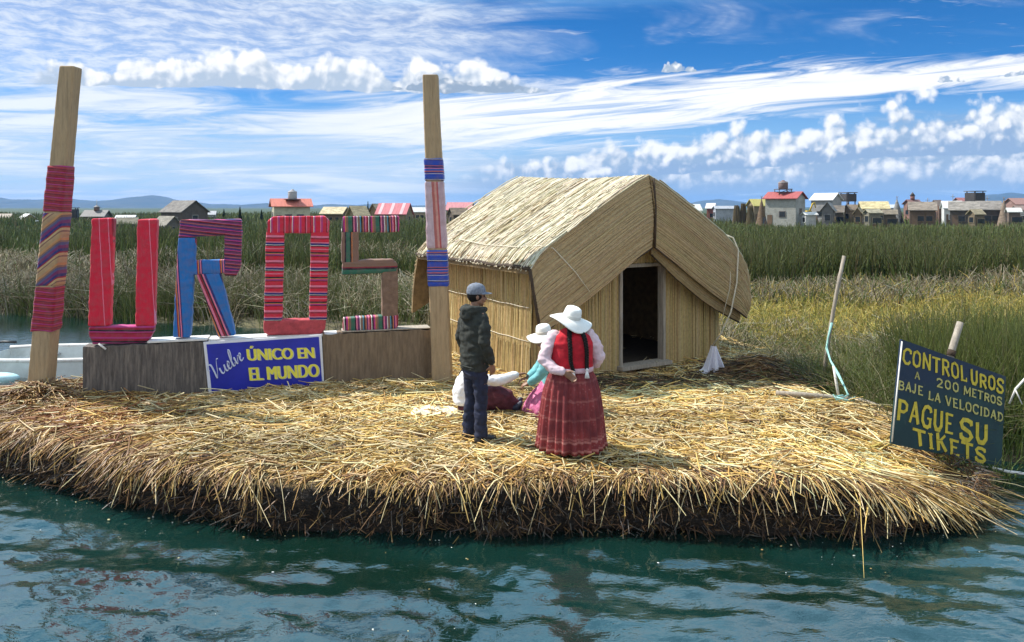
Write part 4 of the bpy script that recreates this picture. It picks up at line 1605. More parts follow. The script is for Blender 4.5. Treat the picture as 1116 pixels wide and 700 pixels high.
bt('ÚNICO EN', [(270.5, 393), (342.5, 390), (341, 375.5), (268.8, 377)])
bt('EL MUNDO', [(273, 414.8), (347.5, 410.3), (346.5, 396.5), (271.5, 400.5)])
VU = [[(.02, .62), (-.07, .70), (-.03, .88), (.12, .93), (.21, .78), (.25, .4), (.28, .03), (.42, .35), (.53, .75), (.62, .97), (.72, .95)],
      [(.60, .44), (.64, .15), (.74, .05), (.86, .18), (.92, .46)], [(.92, .46), (.92, .15), (1.0, .04), (1.08, .12)],
      [(1.08, .12), (1.22, .30), (1.24, .44), (1.16, .47), (1.11, .25), (1.18, .05), (1.32, .10)],
      [(1.32, .10), (1.47, .5), (1.52, .93), (1.44, .99), (1.40, .5), (1.43, .1), (1.53, .05), (1.58, .2)],
      [(1.56, .38), (1.62, .46), (1.67, .1), (1.74, .07), (1.83, .40), (1.90, .44)],
      [(1.90, .18), (2.04, .33), (2.05, .46), (1.97, .46), (1.93, .2), (2.0, .04), (2.16, .14)]]


def spline2(p, n):
    p = np.array(p, float)
    c_ = np.vstack([2 * p[0] - p[1], p, 2 * p[-1] - p[-2]])
    out = []
    for i in range(1, len(c_) - 2):
        for t_ in np.linspace(0, 1, n, endpoint=(i == len(c_) - 3)):
            a, b_, d_, e = c_[i - 1], c_[i], c_[i + 1], c_[i + 2]
            out.append(.5 * (2 * b_ + (d_ - a) * t_ + (2 * a - 5 * b_ + 4 * d_ - e) * t_ ** 2 + (3 * b_ - a - 3 * d_ + e) * t_ ** 3))
    return out


mb = MB()
o0, o1 = Vector(bq(233, 415.5)), Vector(bq(266.5, 392))
ex = (o1 - o0) / 2.16
ey = Vector(bq(226, 398)) - Vector(bq(233, 415.5))
ey = ey * 1.02
for st in VU:
    pl = [o0 + ex * p[0] + ey * p[1] + Vector((0, -.013, 0)) for p in spline2(st, 6)]
    n_ = len(pl)
    rr_ = []
    for i in range(n_):
        dpt = pl[min(i + 1, n_ - 1)] - pl[max(i - 1, 0)]
        rr_.append(.0115 if dpt.z < 0 else .0075)
    mb.tube(pl, rr_, 6, True, 0, .35, (0, 0.2, 1))
mb.build('lettering', plain('banner_script', (.62, .66, .80), .5, .05, 20, bstr=0), ban)


# ------------------------------------------------------------------ the two tall wrapped poles
def wrapped_pole(label, corners, d, bands, depth=.20):
    """corners: pixel outline of the front face bottom-left, bottom-right, top-right, top-left"""
    base = P((corners[0][0] + corners[1][0]) / 2, (corners[0][1] + corners[1][1]) / 2, d)
    o = thing('wrapped_pole', label, 'pole', base, 0.0, 'tall poles flanking the letters')
    bl, br, tr, tl = [P(*c_, d) - base for c_ in corners]

    def at_(py_, grow=0.0):
        t_ = (corners[0][1] - py_) / (corners[0][1] - corners[3][1])
        a = bl + (tl - bl) * t_
        b_ = br + (tr - br) * t_
        m_ = Vector((grow, 0, 0))
        return a - m_, b_ + m_

    def section(p0, p1, grow, mat, name):
        a0, b0 = at_(p0, grow)
        a1, b1 = at_(p1, grow)
        hd = depth / 2 + grow
        steps = 9
        rings_ = []
        rr_ = random.Random(int(p0))
        for i in range(steps + 1):
            t_ = i / steps
            a, b_ = a0.lerp(a1, t_), b0.lerp(b1, t_)
            j = rr_.uniform(-.004, .004)
            c_ = .018
            ring = [a + Vector((c_, -hd + j, 0)), b_ + Vector((-c_, -hd - j, 0)), b_ + Vector((j, -hd + c_, 0)), b_ + Vector((-j, hd - c_, 0)),
                    b_ + Vector((-c_, hd, 0)), a + Vector((c_, hd, 0)), a + Vector((j, hd - c_, 0)), a + Vector((-j, -hd + c_, 0))]
            rings_.append(ring)
        return fused(MB().rings(rings_, True, 0, False), name, mat, o, .021, 1, .0075 if grow else .003, 5.0)
    section(corners[0][1] + 6, corners[3][1], 0, M_CARD, 'post')
    for p0, p1, mat in bands:
        section(p0, p1, .014, mat, 'cloth_wrap')
    return o


M_CARD = plain('cardboard_brown', (.37, .265, .15), .85, .2, 4, stretch=(6, 6, .5), bstr=.4, bd=.012, dirt=(.30, .20, .10))
T_MAR = stripes('wrap_maroon', (.10, 0, 1), .085, [(0, (.26, .02, .035)), (.38, BK), (.46, (.36, .035, .05)), (.78, (.15, .015, .03)), (.86, MG)])
T_DIAG = stripes('wrap_diagonal', (-.62, 0, .78), .245, [(0, (.42, .28, .14)), (.22, BR), (.28, (.50, .34, .17)), (.38, RD), (.44, NV), (.56, PU), (.70, (.08, .09, .20)), (.82, BR), (.90, (.5, .25, .10))])
T_BLUB = stripes('wrap_blue', (0, 0, 1), .30, [(0, (.02, .07, .42)), (.14, WH), (.16, (.02, .04, .25)), (.24, (.45, .12, .12)), (.30, (.02, .10, .45)), (.40, PK), (.43, NV), (.52, (.4, .10, .10)), (.56, (.02, .07, .42)), (.80, NV), (.86, WH), (.88, (.02, .08, .4))])
T_PINK = stripes('wrap_pink', (1, 0, .06), .40, [(0, (.50, .36, .40)), (.30, (.55, .42, .46)), (.56, (.45, .14, .12)), (.66, (.60, .30, .25)), (.74, (.45, .10, .10)), (.80, (.50, .36, .40))], off=.20)
wrapped_pole('tall leaning pole with maroon and diagonal cloth wraps left of the letters', [(32.5, 433), (55, 433), (85.5, 73), (69, 73)], 9.95,
             [(360, 312, T_MAR), (311, 232, T_DIAG), (231, 181, T_MAR)], .22)
wrapped_pole('tall pole with blue and pale pink cloth wraps between letters and hut', [(471, 412), (493, 412), (477.5, 82.5), (461, 82.5)], 11.05,
             [(312, 272, T_BLUB), (271, 198, T_PINK), (197.5, 173, T_BLUB)], .22)

# ------------------------------------------------------------------ the painted board
SB = [P(971.5, 484, 7.90), P(1091.5, 508.5, 8.55), P(1096.5, 410.5, 8.68), P(983, 370, 8.05)]
brd = thing('painted_board', 'dark green board with yellow hand painted words at the island\'s right end', 'sign', SB[0], 0.0)
q = [p - SB[0] for p in SB]
bn_ = (q[1] - q[0]).cross(q[3] - q[0]).normalized()
m, t, b = new_mat('board_green')
co = obj_co(t)
g1 = noise(t, co, 3.0, 5, .6)
g2 = noise(t, co, 18.0, 4, .65)
bx_, by_, bz_ = xyz(t, co)
cg = mix(t, g1.ss(.35, .65), (.005, .028, .034), (.008, .044, .044))
cg = mix(t, (bz_ + g1 * .4).ss(.55, .85) * 0.8, cg, (.006, .017, .055))
cg = mix(t, g2.ss(.60, .75) * .5, cg, (.10, .12, .10))
link(t, cg, b.inputs['Base Color'])
b.inputs['Roughness'].default_value = .55
bump(t, b, g2, .2, .005)
bd_ = MB().prism([p + bn_ * 0 for p in q], -bn_ * .03).build('board', [m], brd, bevel=.003)
MB().tube([q[0] + bn_ * .004 + (q[3] - q[0]) * .02, q[0] + bn_ * .004 + (q[3] - q[0]) * .98], .008, 5).build('lit_edge', M_WHITEWOOD, brd)  # white strip painted in for the sunlit left edge of the board

GL = {
    'C': [([(.90, .70), (.90, .86), (.70, .95), (.42, .95), (.16, .76), (.14, .26), (.40, .05), (.70, .05), (.92, .24)], .17)],
    'O': [([(.5, .95), (.20, .84), (.12, .5), (.20, .16), (.5, .05), (.80, .16), (.88, .5), (.80, .84), (.5, .95), (.4, .92)], .17)],
    'N': [([(.18, 0), (.18, 1)], .19), ([(.15, .98), (.82, .04)], .17), ([(.84, 0), (.84, 1)], .17), ([(.02, .04), (.34, .04)], .09), ([(.68, .96), (.99, .96)], .09), ([(.02, .96), (.2, .96)], .09)],
    'T': [([(.5, 0), (.5, .94)], .22), ([(.02, .93), (.98, .93)], .14), ([(.06, .94), (.06, .72)], .09), ([(.94, .94), (.94, .72)], .09), ([(.28, .045), (.72, .045)], .09)],
    'R': [([(.2, 0), (.2, 1)], .20), ([(.14, .94), (.6, .94), (.82, .84), (.82, .62), (.6, .5), (.24, .5)], .15), ([(.48, .5), (.88, .03)], .19), ([(.02, .045), (.4, .045)], .09), ([(.72, .045), (.99, .045)], .09)],
    'L': [([(.25, 0), (.25, 1)], .22), ([(.06, .06), (.92, .06)], .13), ([(.90, .04), (.90, .28)], .11), ([(.05, .96), (.46, .96)], .09)],
    'U': [([(.18, .98), (.18, .28), (.32, .07), (.62, .07), (.80, .28), (.80, .98)], .19), ([(.0, .955), (.36, .955)], .09), ([(.64, .955), (.98, .955)], .09)],
    'S': [([(.86, .72), (.84, .88), (.58, .95), (.30, .92), (.15, .76), (.24, .58), (.74, .42), (.87, .24), (.70, .07), (.36, .05), (.14, .14), (.12, .32)], .17)],
    'A': [([(.12, 0), (.5, .98)], .14), ([(.48, .98), (.86, 0)], .20), ([(.26, .33), (.76, .33)], .12), ([(0, .045), (.28, .045)], .09), ([(.70, .045), (1.0, .045)], .09)],
    '2': [([(.14, .70), (.18, .88), (.45, .96), (.76, .86), (.82, .68), (.62, .44), (.16, .08)], .17), ([(.10, .07), (.88, .07)], .14), ([(.86, .06), (.86, .24)], .09)],
    '0': [([(.5, .95), (.22, .82), (.15, .5), (.22, .18), (.5, .05), (.78, .18), (.85, .5), (.78, .82), (.5, .95), (.4, .92)], .17)],
    'M': [([(.14, 0), (.14, 1)], .15), ([(.14, .97), (.5, .25)], .15), ([(.5, .25), (.86, .97)], .13), ([(.86, 0), (.86, 1)], .17), ([(.0, .04), (.28, .04)], .08), ([(.72, .04), (1, .04)], .08)],
    'E': [([(.22, 0), (.22, 1)], .20), ([(.06, .94), (.88, .94)], .13), ([(.2, .51), (.70, .51)], .12), ([(.06, .06), (.90, .06)], .13), ([(.88, .94), (.88, .76)], .08), ([(.90, .06), (.90, .24)], .08)],
    'B': [([(.2, 0), (.2, 1)], .20), ([(.10, .94), (.62, .94), (.80, .84), (.80, .66), (.60, .52), (.24, .52)], .14), ([(.5, .52), (.74, .48), (.87, .34), (.85, .16), (.64, .06), (.10, .06)], .15)],
    'J': [([(.62, 1), (.62, .26), (.48, .07), (.24, .07), (.12, .24)], .20), ([(.36, .955), (.88, .955)], .09)],
    'V': [([(.12, 1), (.5, .03)], .19), ([(.5, .03), (.86, 1)], .14), ([(0, .955), (.28, .955)], .09), ([(.72, .955), (1, .955)], .09)],
    'I': [([(.5, 0), (.5, 1)], .30), ([(.16, .95), (.84, .95)], .10), ([(.16, .05), (.84, .05)], .10)],
    'D': [([(.2, 0), (.2, 1)], .20), ([(.06, .94), (.52, .94), (.80, .78), (.87, .5), (.80, .22), (.52, .06), (.06, .06)], .15)],
    'P': [([(.22, 0), (.22, 1)], .21), ([(.08, .94), (.62, .94), (.86, .82), (.86, .58), (.62, .45), (.26, .45)], .15), ([(.04, .045), (.42, .045)], .09)],
    'G': [([(.88, .72), (.82, .88), (.58, .95), (.32, .90), (.14, .68), (.13, .30), (.32, .08), (.62, .05), (.84, .18)], .17), ([(.85, .05), (.85, .44)], .15), ([(.56, .44), (.98, .44)], .10)],
    'K': [([(.2, 0), (.2, 1)], .20), ([(.82, .96), (.26, .46)], .14), ([(.42, .60), (.84, .04)], .19), ([(.04, .045), (.36, .045)], .09), ([(.68, .045), (.99, .045)], .09), ([(.66, .955), (.96, .955)], .09)],
    '.': [([(.2, .02), (.2, .16)], .34)],
    "'": [([(.3, .72), (.42, .98)], .30)],
}
WIDTHS = {'I': .52, '.': .28, "'": .25, 'J': .8, 'M': 1.25, 'L': .85, 'E': .88, 'N': 1.05}


def board_pt(px_, py_):
    """photograph pixel -> point on the board's plane, in the board's own space"""
    o_ = Vector((0, 0, CAMZ))
    d_ = P(px_, py_, 1.0) - o_
    t_ = (SB[0] - o_).dot(bn_) / d_.dot(bn_)
    return o_ + d_ * t_ - SB[0]


def painted_word(word, quad, mat, fat=1.0):
    """brush lettering between four pixels: bottom-left, bottom-right, top-right, top-left"""
    bl, br, tr, tl = [board_pt(*p) for p in quad]
    ws = [WIDTHS.get(c_, 1.0) if c_ != ' ' else .55 for c_ in word]
    gap = .10
    tot = sum(ws) + gap * (len(word) - 1)
    x = 0
    mb_ = MB()
    hh_ = (tl - bl).length
    cw = (br - bl).length / tot
    rr_ = random.Random(len(word) * 7 + int(quad[0][0]))
    lvl = 0
    for ch, w_ in zip(word, ws):
        if ch != ' ':
            dz_ = rr_.uniform(-.05, .05)
            sc_ = rr_.uniform(.93, 1.06)

            def mp(g):
                u_ = (x + g[0] * w_) / tot
                v_ = g[1] * sc_ + dz_
                return (bl * (1 - u_) + br * u_) * (1 - v_) + (tl * (1 - u_) + tr * u_) * v_
            for pts_, wd in [g for g in GL[ch] if g[1] > .095]:
                lvl = (lvl + 1) % 7
                # widths in real size: the thick of the brush follows the letter's width
                rw = wd * fat * .5 * (cw * w_ * .75 + hh_ * .25)
                p3 = [mp(g) for g in pts_]
                n_ = len(p3)
                lft, rgt = [], []
                for i in range(n_):
                    d0 = (p3[i] - p3[i - 1]).normalized() if i > 0 else None
                    d1 = (p3[i + 1] - p3[i]).normalized() if i < n_ - 1 else None
                    dd = ((d0 or d1) + (d1 or d0)).normalized()
                    sd = bn_.cross(dd).normalized()
                    k = 1.0 / max(.6, dd.dot(d1 or d0))
                    w2 = rw * k * rr_.uniform(.92, 1.08)
                    lft.append(p3[i] + sd * w2 + bn_ * (.0035 + lvl * .0005))
                    rgt.append(p3[i] - sd * w2 + bn_ * (.0035 + lvl * .0005))
                for i in range(n_ - 1):
                    mb_.add([lft[i], rgt[i], rgt[i + 1], lft[i + 1]], [(0, 1, 2, 3)])
        x += w_ + gap
    # give the paint a thickness
    me = mb_.mesh('lettering')
    bm = bmesh.new()
    bm.from_mesh(me)
    bmesh.ops.remove_doubles(bm, verts=bm.verts, dist=1e-5)
    bmesh.ops.recalc_face_normals(bm, faces=bm.faces)
    r_ = bmesh.ops.extrude_face_region(bm, geom=bm.faces[:])
    bmesh.ops.translate(bm, vec=-bn_ * .0025, verts=[e for e in r_['geom'] if isinstance(e, bmesh.types.BMVert)])
    bmesh.ops.recalc_face_normals(bm, faces=bm.faces)
    bm.to_mesh(me)
    bm.free()
    return link_mesh('lettering', me, mat, brd)


M_PY = plain('board_yellow', (.62, .47, .035), .6, .18, 14, bstr=.1, dirt=(.30, .26, .06))
M_PP = plain('board_pale_yellow', (.50, .44, .13), .6, .18, 14, bstr=.1, dirt=(.22, .24, .12))
for wd_, qd_, mt_, ft_ in [
        ('CONTROL', [(982.5, 396), (1054, 416.5), (1053, 399), (984, 379)], M_PY, 1.1), ('UROS', [(1057.5, 418.5), (1093.5, 429.5), (1094, 414.5), (1057, 402)], M_PY, 1.2),
        ('A', [(996.3, 412.5), (1002.6, 414.2), (1002.4, 406), (996.7, 404.4)], M_PP, 1.0), ('200', [(1020, 421.5), (1045, 428), (1045, 418), (1020, 411.5)], M_PP, .95),
        ('METROS', [(1049.5, 430), (1092, 442.5), (1092, 433), (1050, 420.5)], M_PP, 1.1), ('BAJE', [(978, 424), (1006, 431.5), (1006, 421.5), (979, 413.8)], M_PP, 1.1),
        ('LA', [(1011, 435), (1025, 439), (1025, 429), (1011.5, 424.8)], M_PP, 1.1), ('VELOCIDAD', [(1030, 441.5), (1093, 460), (1093.5, 450), (1029.5, 431)], M_PP, 1.1),
        ('PAGUE', [(976, 457), (1039, 473.5), (1039.5, 450), (978.5, 432.5)], M_PY, 1.15), ('SU', [(1045, 478), (1077, 485), (1077.5, 462), (1045, 453.5)], M_PY, 1.15),
        ('TIKETS', [(996, 483.5), (1074.5, 506), (1075, 489), (994, 464.5)], M_PY, 1.1)]:
    painted_word(wd_, qd_, mt_, ft_)
sp_ = thing('support_post', 'pale round post leaning behind the green painted board', 'post', P(1029, 425, 8.95))
o0 = P(1029, 425, 8.95)
MB().tube([P(1022, 470, 8.9) - o0, P(1029, 425, 8.95) - o0, P(1037, 383, 9.0) - o0, P(1046.5, 351.5, 9.08) - o0], [.046, .044, .041, .038], 12).build('shaft', M_POLEWOOD, sp_)
MB().tube([P(1036, 388, 8.985) - o0, P(1037.5, 382, 9.0) - o0], [.048, .048], 10).build('lashing', M_DARKROPE, sp_)

# leaning pole, its blue-green rope and the stick the rope is tied to
po = P(897, 428, 11.6)
pl_ = thing('mooring_pole', 'thin grey pole leaning in the marsh grass behind the island', 'pole', po)
MB().tube([P(895, 432, 11.6) - po, P(903.5, 366, 11.62) - po, P(912, 318, 11.64) - po, P(920, 279, 11.66) - po], [.031, .030, .029, .027], 12).build('shaft', M_POLEWOOD, pl_)
M_TEAL = plain('teal_rope', (.30, .55, .50), .8, .12, 30)
mb = MB()
for dx_ in (0, .014):
    mb.tube([P(906, 352, 11.52) + Vector((dx_, 0, 0)), P(902.5, 368, 11.48), P(900.5, 380, 11.44) + Vector((dx_, 0, 0)), P(905, 393, 10.6), P(913, 408, 10.2) + Vector((dx_, 0, 0)), P(921, 423, 9.95), P(924.5, 431, 9.80)], .013, 6)
for k in range(3):
    mb.tube([P(925 - 6 * k, 430 + k, 9.80 - .02 * k), P(918 - 5 * k, 434 - 2 * k, 9.76), P(912, 433 + 2 * k, 9.74), P(921, 436 + k, 9.72), P(932, 437 - 2 * k, 9.74)], .012, 6)
tag(mb.build('mooring_rope', M_TEAL), 'blue-green rope hanging from the leaning pole to a log', 'rope')
mb = MB()
mb.tube([P(846, 428.5, 9.95), P(880, 431, 9.92), P(912, 434, 9.85), P(940, 437, 9.75), P(962, 444, 9.55)], [.035, .038, .036, .033, .022], 10)
tag(mb.build('driftwood_log', M_POLEWOOD), 'long pale log lying at the island\'s edge by the rope', 'log')
mb = MB()
mb.tube([P(908.5, 399, 10.05), P(911, 415, 10.0), P(914.5, 436, 9.95)], [.016, .018, .018], 8)
tag(mb.build('wooden_stake', M_WHITEWOOD), 'short whitish stake standing at the roped log', 'stake')
mb = MB()
mb.tube([P(1100, 440, 8.75), P(1107, 424, 8.7), P(1118, 412, 8.65), P(1140, 396, 8.6)], [.010, .013, .014, .012], 8)
mb.tube([P(1106, 424, 8.7), P(1110, 432, 8.68), P(1114, 441, 8.66)], [.009, .008, .006], 6)
tag(mb.build('bare_branch', M_WHITEWOOD), 'pale forked branch among reeds right of the painted board', 'branch')
mb = MB()
mb.tube([P(1082, 510, 8.3), P(1098, 514, 8.2), P(1122, 517, 8.1)], [.014, .016, .014], 8)
tag(mb.build('fallen_stalk', M_WHITEWOOD), 'pale stalk lying in water below the painted board', 'stalk')

# ------------------------------------------------------------------ boat behind the left end of the island
BO = Vector((-9.45, 13.35, 0.0))
boat = thing('rowing_boat', 'white open motor boat moored behind the island\'s left end', 'boat', BO, 0.0)
BLN, BWD = 4.3, .74
st_ = [(0, .80, .30, .46), (.12, .92, .14, .47), (.35, 1.0, .04, .48), (.6, .95, .05, .50), (.8, .72, .12, .55), (.93, .36, .28, .62), (1.0, .04, .48, .68)]


def hull_rings(k):
    rs = []
    for u_, wd, kz, gz in st_:
        w_ = BWD * wd * k
        z0 = kz - .16
        rs.append([(u_ * BLN, -w_, gz), (u_ * BLN, -w_ * .97, (gz + z0) * .5), (u_ * BLN, -w_ * .78, z0 + .06), (u_ * BLN, -w_ * .35, z0), (u_ * BLN, w_ * .35, z0), (u_ * BLN, w_ * .78, z0 + .06), (u_ * BLN, w_ * .97, (gz + z0) * .5), (u_ * BLN, w_, gz)])
    return rs


mb = MB()
ro, ri = hull_rings(1.0), hull_rings(.94)
for r_ in ri:
    for i in range(8):
        r_[i] = (r_[i][0] * .985 + .03, r_[i][1], r_[i][2] + (.04 if 0 < i < 7 else 0))
for rs, fl_ in ((ro, False), (ri, True)):
    for a in range(len(rs) - 1):
        for i in range(7):
            f_ = [rs[a][i], rs[a][i + 1], rs[a + 1][i + 1], rs[a + 1][i]]
            mb.add(f_, [(3, 2, 1, 0)], True)
for a in range(len(ro) - 1):
    for i in (0, 7):
        mb.add([ro[a][i], ro[a + 1][i], ri[a + 1][i], ri[a][i]], [(0, 1, 2, 3)])
mb.add(ro[0], [tuple(range(8))])
mb.add(ri[0], [tuple(range(8))])
mb.build('hull', plain('boat_white', (.62, .66, .64), .4, .1, 2, dirt=(.38, .42, .38), bstr=.05), boat)
for sgn in (-1, 1):
    MB().tube([(u_ * BLN, sgn * BWD * wd * .985, gz + .02) for u_, wd, kz, gz in st_], .035, 8).build('gunwale', M_WHITEWOOD, boat)
M_GREYP = plain('boat_grey', (.30, .32, .33), .6, .12, 4)
for u_ in (.18, .42, .66):
    wd = float(np.interp(u_, [s_[0] for s_ in st_], [s_[1] for s_ in st_])) * BWD * .93
    MB().box(u_ * BLN - .14, u_ * BLN + .14, -wd, wd, .33, .37).build('seat', M_GREYP, boat, bevel=.008)
MB().box(.1, BLN * .8, -BWD * .62, BWD * .62, .075, .10).build('floor_board', M_GREYP, boat)
mo_ = MB()
mo_.rings([[(x_ + .10 * (z_ - .55) - .13, y_, z_) for x_, y_ in [(-.14 * k, -.13 * k), (.14 * k, -.13 * k), (.18 * k, 0), (.14 * k, .13 * k), (-.14 * k, .13 * k), (-.19 * k, 0)]] for z_, k in ((.48, .62), (.54, .95), (.68, 1.05), (.80, .95), (.86, .6))], True)
mo_.build('outboard_motor', plain('motor_black', (.02, .02, .022), .35, .2, 5), boat)
MB().tube([(-.15, 0, .5), (-.14, 0, .1), (-.16, 0, -.3)], [.06, .05, .045], 8).build('motor_leg', plain('motor_grey', (.10, .10, .11), .4, .2, 5), boat)
MB().tube([(-.02, .02, .66), (.30, -.04, .70), (.55, -.08, .70)], [.022, .02, .024], 8).build('tiller', plain('tiller_black', (.02, .02, .02), .5, .1, 5), boat)
fo = MB().ball(P(2, 414, 12.3) + Vector((0, 0, .03)), (.30, .12, .09), 16, 9)
tag(fo.build('fishing_float', plain('float_cyan', (.45, .68, .72), .4, .08, 5)), 'pale blue oblong float on water beside the boat', 'float')

# white sheet lying on the straw behind the man
mb = MB()
c0 = G(474, 448.5, .57)
nn_ = 15
g_ = []
for j in range(nn_):
    row = []
    for i in range(nn_):
        x_, y_ = (i / (nn_ - 1) - .5), (j / (nn_ - 1) - .5)
        p = Vector((c0.x + x_ * .52 + .05 * sin(y_ * 7), c0.y + y_ * .34 + .04 * sin(x_ * 9), 0))
        p.z = float(top_z(p.x, p.y)) + .035 + .028 * sin(x_ * 11 + 1) * cos(y_ * 9) + .02 * sin(x_ * 23 + y_ * 17)
        row.append(p)
    g_.append(row)
for off in (0, 1):
    for j in range(nn_ - 1):
        for i in range(nn_ - 1):
            q_ = [g_[j][i], g_[j][i + 1], g_[j + 1][i + 1], g_[j + 1][i]]
            q_ = [p + Vector((0, 0, .008 * off)) for p in q_]
            mb.add(q_, [(0, 1, 2, 3)] if off else [(3, 2, 1, 0)], True)
tag(mb.build('cloth_sheet', plain('cream_cloth', (.72, .66, .52), .9, .1, 10), fix=False), 'small cream cloth lying crumpled on the straw behind the man', 'cloth')

# ------------------------------------------------------------------ the village on the far islands
VM = {}


def vmat(col, kind='wall'):
    k = (tuple(round(c_, 3) for c_ in col), kind)
    if k not in VM:
        nm = 'village_' + kind
        if kind == 'thatch':
            VM[k] = plain(nm, col, .95, .3, 1.5, stretch=(1, 1, 3), bstr=.5, bd=.05)
        elif kind == 'roof':
            VM[k] = plain(nm, tuple(c_ * .85 + .02 for c_ in col), .7, .22, .8, stretch=(7, 1, 1), bstr=.5, bd=.04, dirt=tuple(c_ * .5 + .05 for c_ in col))
        else:
            VM[k] = plain(nm, tuple(c_ * .9 for c_ in col), .85, .22, 1.2, bstr=.2, bd=.02, dirt=tuple(c_ * .6 + .02 for c_ in col))
    return VM[k]


GLASSD = plain('dark_window', (.02, .025, .03), .15, .1, 3, bstr=0)
STRAWC = (.36, .27, .14)
GREYT = (.15, .13, .11)


def house(name, label, x0, x1, ye, yr, d, wall, roof, yaw=0.35, ratio=.7, rkind='roof', door=True, win=2, over=.25, zb=-.1, frame=None, striped=None, cat='house'):
    """gabled house between pixel columns x0 and x1, eaves at row ye, ridge at row yr, d metres off"""
    wpx = (x1 - x0) / F * d
    L = wpx / (abs(cos(yaw)) + ratio * abs(sin(yaw)))
    Wd = L * ratio
    ze = CAMZ - (ye - HY) / F * d
    zr = CAMZ - (yr - HY) / F * d
    cx = ((x0 + x1) / 2 - 558) / F * d
    o = thing(name, label, cat, (cx, d, 0), yaw, 'houses of the far village')
    hl, hw = L / 2 - over * .6, Wd / 2 - over * .6
    zi = ze + (zr - ze) * .10
    sec = [(-hw, zb), (hw, zb), (hw, zi), (0, zr - .06), (-hw, zi)]
    MB().prism([(-hl, y_, z_) for y_, z_ in sec], (2 * hl, 0, 0)).build('wall', vmat(wall), o)
    mb_ = MB()
    H0, H1 = L / 2 + over * .4, Wd / 2 + over * .4
    th = .10
    for sg in (-1, 1):
        mb_.hexa([(-H0, sg * H1, ze - th), (H0, sg * H1, ze - th), (H0, sg * .01, zr - th), (-H0, sg * .01, zr - th),
                  (-H0, sg * H1, ze), (H0, sg * H1, ze), (H0, sg * .01, zr), (-H0, sg * .01, zr)])
    r_ = mb_.build('roof', vmat(roof, rkind), o)
    if striped:
        ms = MB()
        for k in range(3):
            xa = -H0 + (k + .32) * 2 * H0 / 3
            for sg in (-1, 1):
                ms.hexa([(xa, sg * H1, ze + .004), (xa + .55, sg * H1, ze + .004), (xa + .55, sg * .02, zr + .004), (xa, sg * .02, zr + .004),
                         (xa, sg * H1, ze + .03), (xa + .55, sg * H1, ze + .03), (xa + .55, sg * .02, zr + .03), (xa, sg * .02, zr + .03)])
        ms.build('pale_sheet', vmat(striped, 'roof'), r_)
    fy_ = -hw
    hgt = max(.8, ze - max(zb, 0))
    wm = vmat(frame or tuple(min(.9, c_ * 1.5) for c_ in wall), 'frame')
    for k in range(win):
        xc = -hl + 2 * hl * (k + (1.0 if door else .5)) / (win + (1 if door else 0)) + (.3 if door else 0)
        z0 = ze - hgt * .62
        a_ = min(.9, hgt * .36)
        wn = MB().box(xc - a_ * .55, xc + a_ * .55, fy_ - .06, fy_ + .02, z0, z0 + a_).build('window', wm, o)
        MB().box(xc - a_ * .44, xc + a_ * .44, fy_ - .075, fy_ - .05, z0 + a_ * .1, z0 + a_ * .9).build('pane', GLASSD, wn)
    # a window in the gable that faces the lake
    gx = hl if yaw < 0 else -hl
    sg = 1 if gx > 0 else -1
    a_ = min(.9, hgt * .36)
    z0 = ze - hgt * .55
    wn = MB().box(min(gx - .02 * sg, gx + .06 * sg), max(gx - .02 * sg, gx + .06 * sg), -a_ * .5, a_ * .5, z0, z0 + a_ * 1.1).build('window', wm, o)
    MB().box(min(gx + .05 * sg, gx + .075 * sg), max(gx + .05 * sg, gx + .075 * sg), -a_ * .40, a_ * .40, z0 + .08, z0 + a_).build('pane', GLASSD, wn)
    if door:
        dh = min(2.0, hgt * .75)
        MB().box(-hl + .3, -hl + 1.05, fy_ - .05, fy_ + .02, zb, max(zb, ze - hgt) + dh).build('door', vmat((.16, .10, .06)), o)
    return o, ze, zr, L, Wd


def tank(label, xa, xb, y0, y1, d, col, legs=None):
    c_ = P((xa + xb) / 2, y1, d)
    o = thing('water_tank', label, 'water tank', (c_.x, d, 0), 0.0, 'roof water tanks')
    r_ = (xb - xa) / 2 / F * d
    z1 = CAMZ - (y0 - HY) / F * d
    z0 = CAMZ - (y1 - HY) / F * d
    zl = z0
    if legs:
        zl = CAMZ - (legs - HY) / F * d
    h = z0 - 0
    h = z1 - z0
    prof_ = [(r_ * .92, 0), (r_, .06 * h), (r_, .72 * h), (r_ * .85, .82 * h), (r_ * .35, .90 * h), (r_ * .3, h)]
    MB().rings([[(cos(a_) * q_, sin(a_) * q_, z0 + z_) for a_ in np.linspace(0, 2 * pi, 16, endpoint=False)] for q_, z_ in prof_]).build('drum', vmat(col), o)
    MB().rings([[(cos(a_) * q_, sin(a_) * q_, z0 + z_) for a_ in np.linspace(0, 2 * pi, 16, endpoint=False)] for q_, z_ in [(r_ * 1.04, .70 * h), (r_ * 1.04, .75 * h)]]).build('rim', vmat((.6, .6, .58)), o)
    pm = vmat((.14, .12, .11), 'metal')
    MB().box(-r_ * 1.5, r_ * 1.5, -r_ * 1.5, r_ * 1.5, z0 - .10, z0 - .005).build('platform', pm, o)
    if legs:
        for sx in (-1, 1):
            for sy in (-1, 1):
                MB().tube([(sx * r_ * 1.35, sy * r_ * 1.35, zl), (sx * r_ * 1.35, sy * r_ * 1.35, z0 - .1)], .07, 6).build('leg', pm, o)
        for sy in (-1, 1):
            MB().tube([(-r_ * 1.35, sy * r_ * 1.35, zl + .1), (r_ * 1.35, sy * r_ * 1.35, z0 - .15)], .04, 6).build('brace', pm, o)
    return o


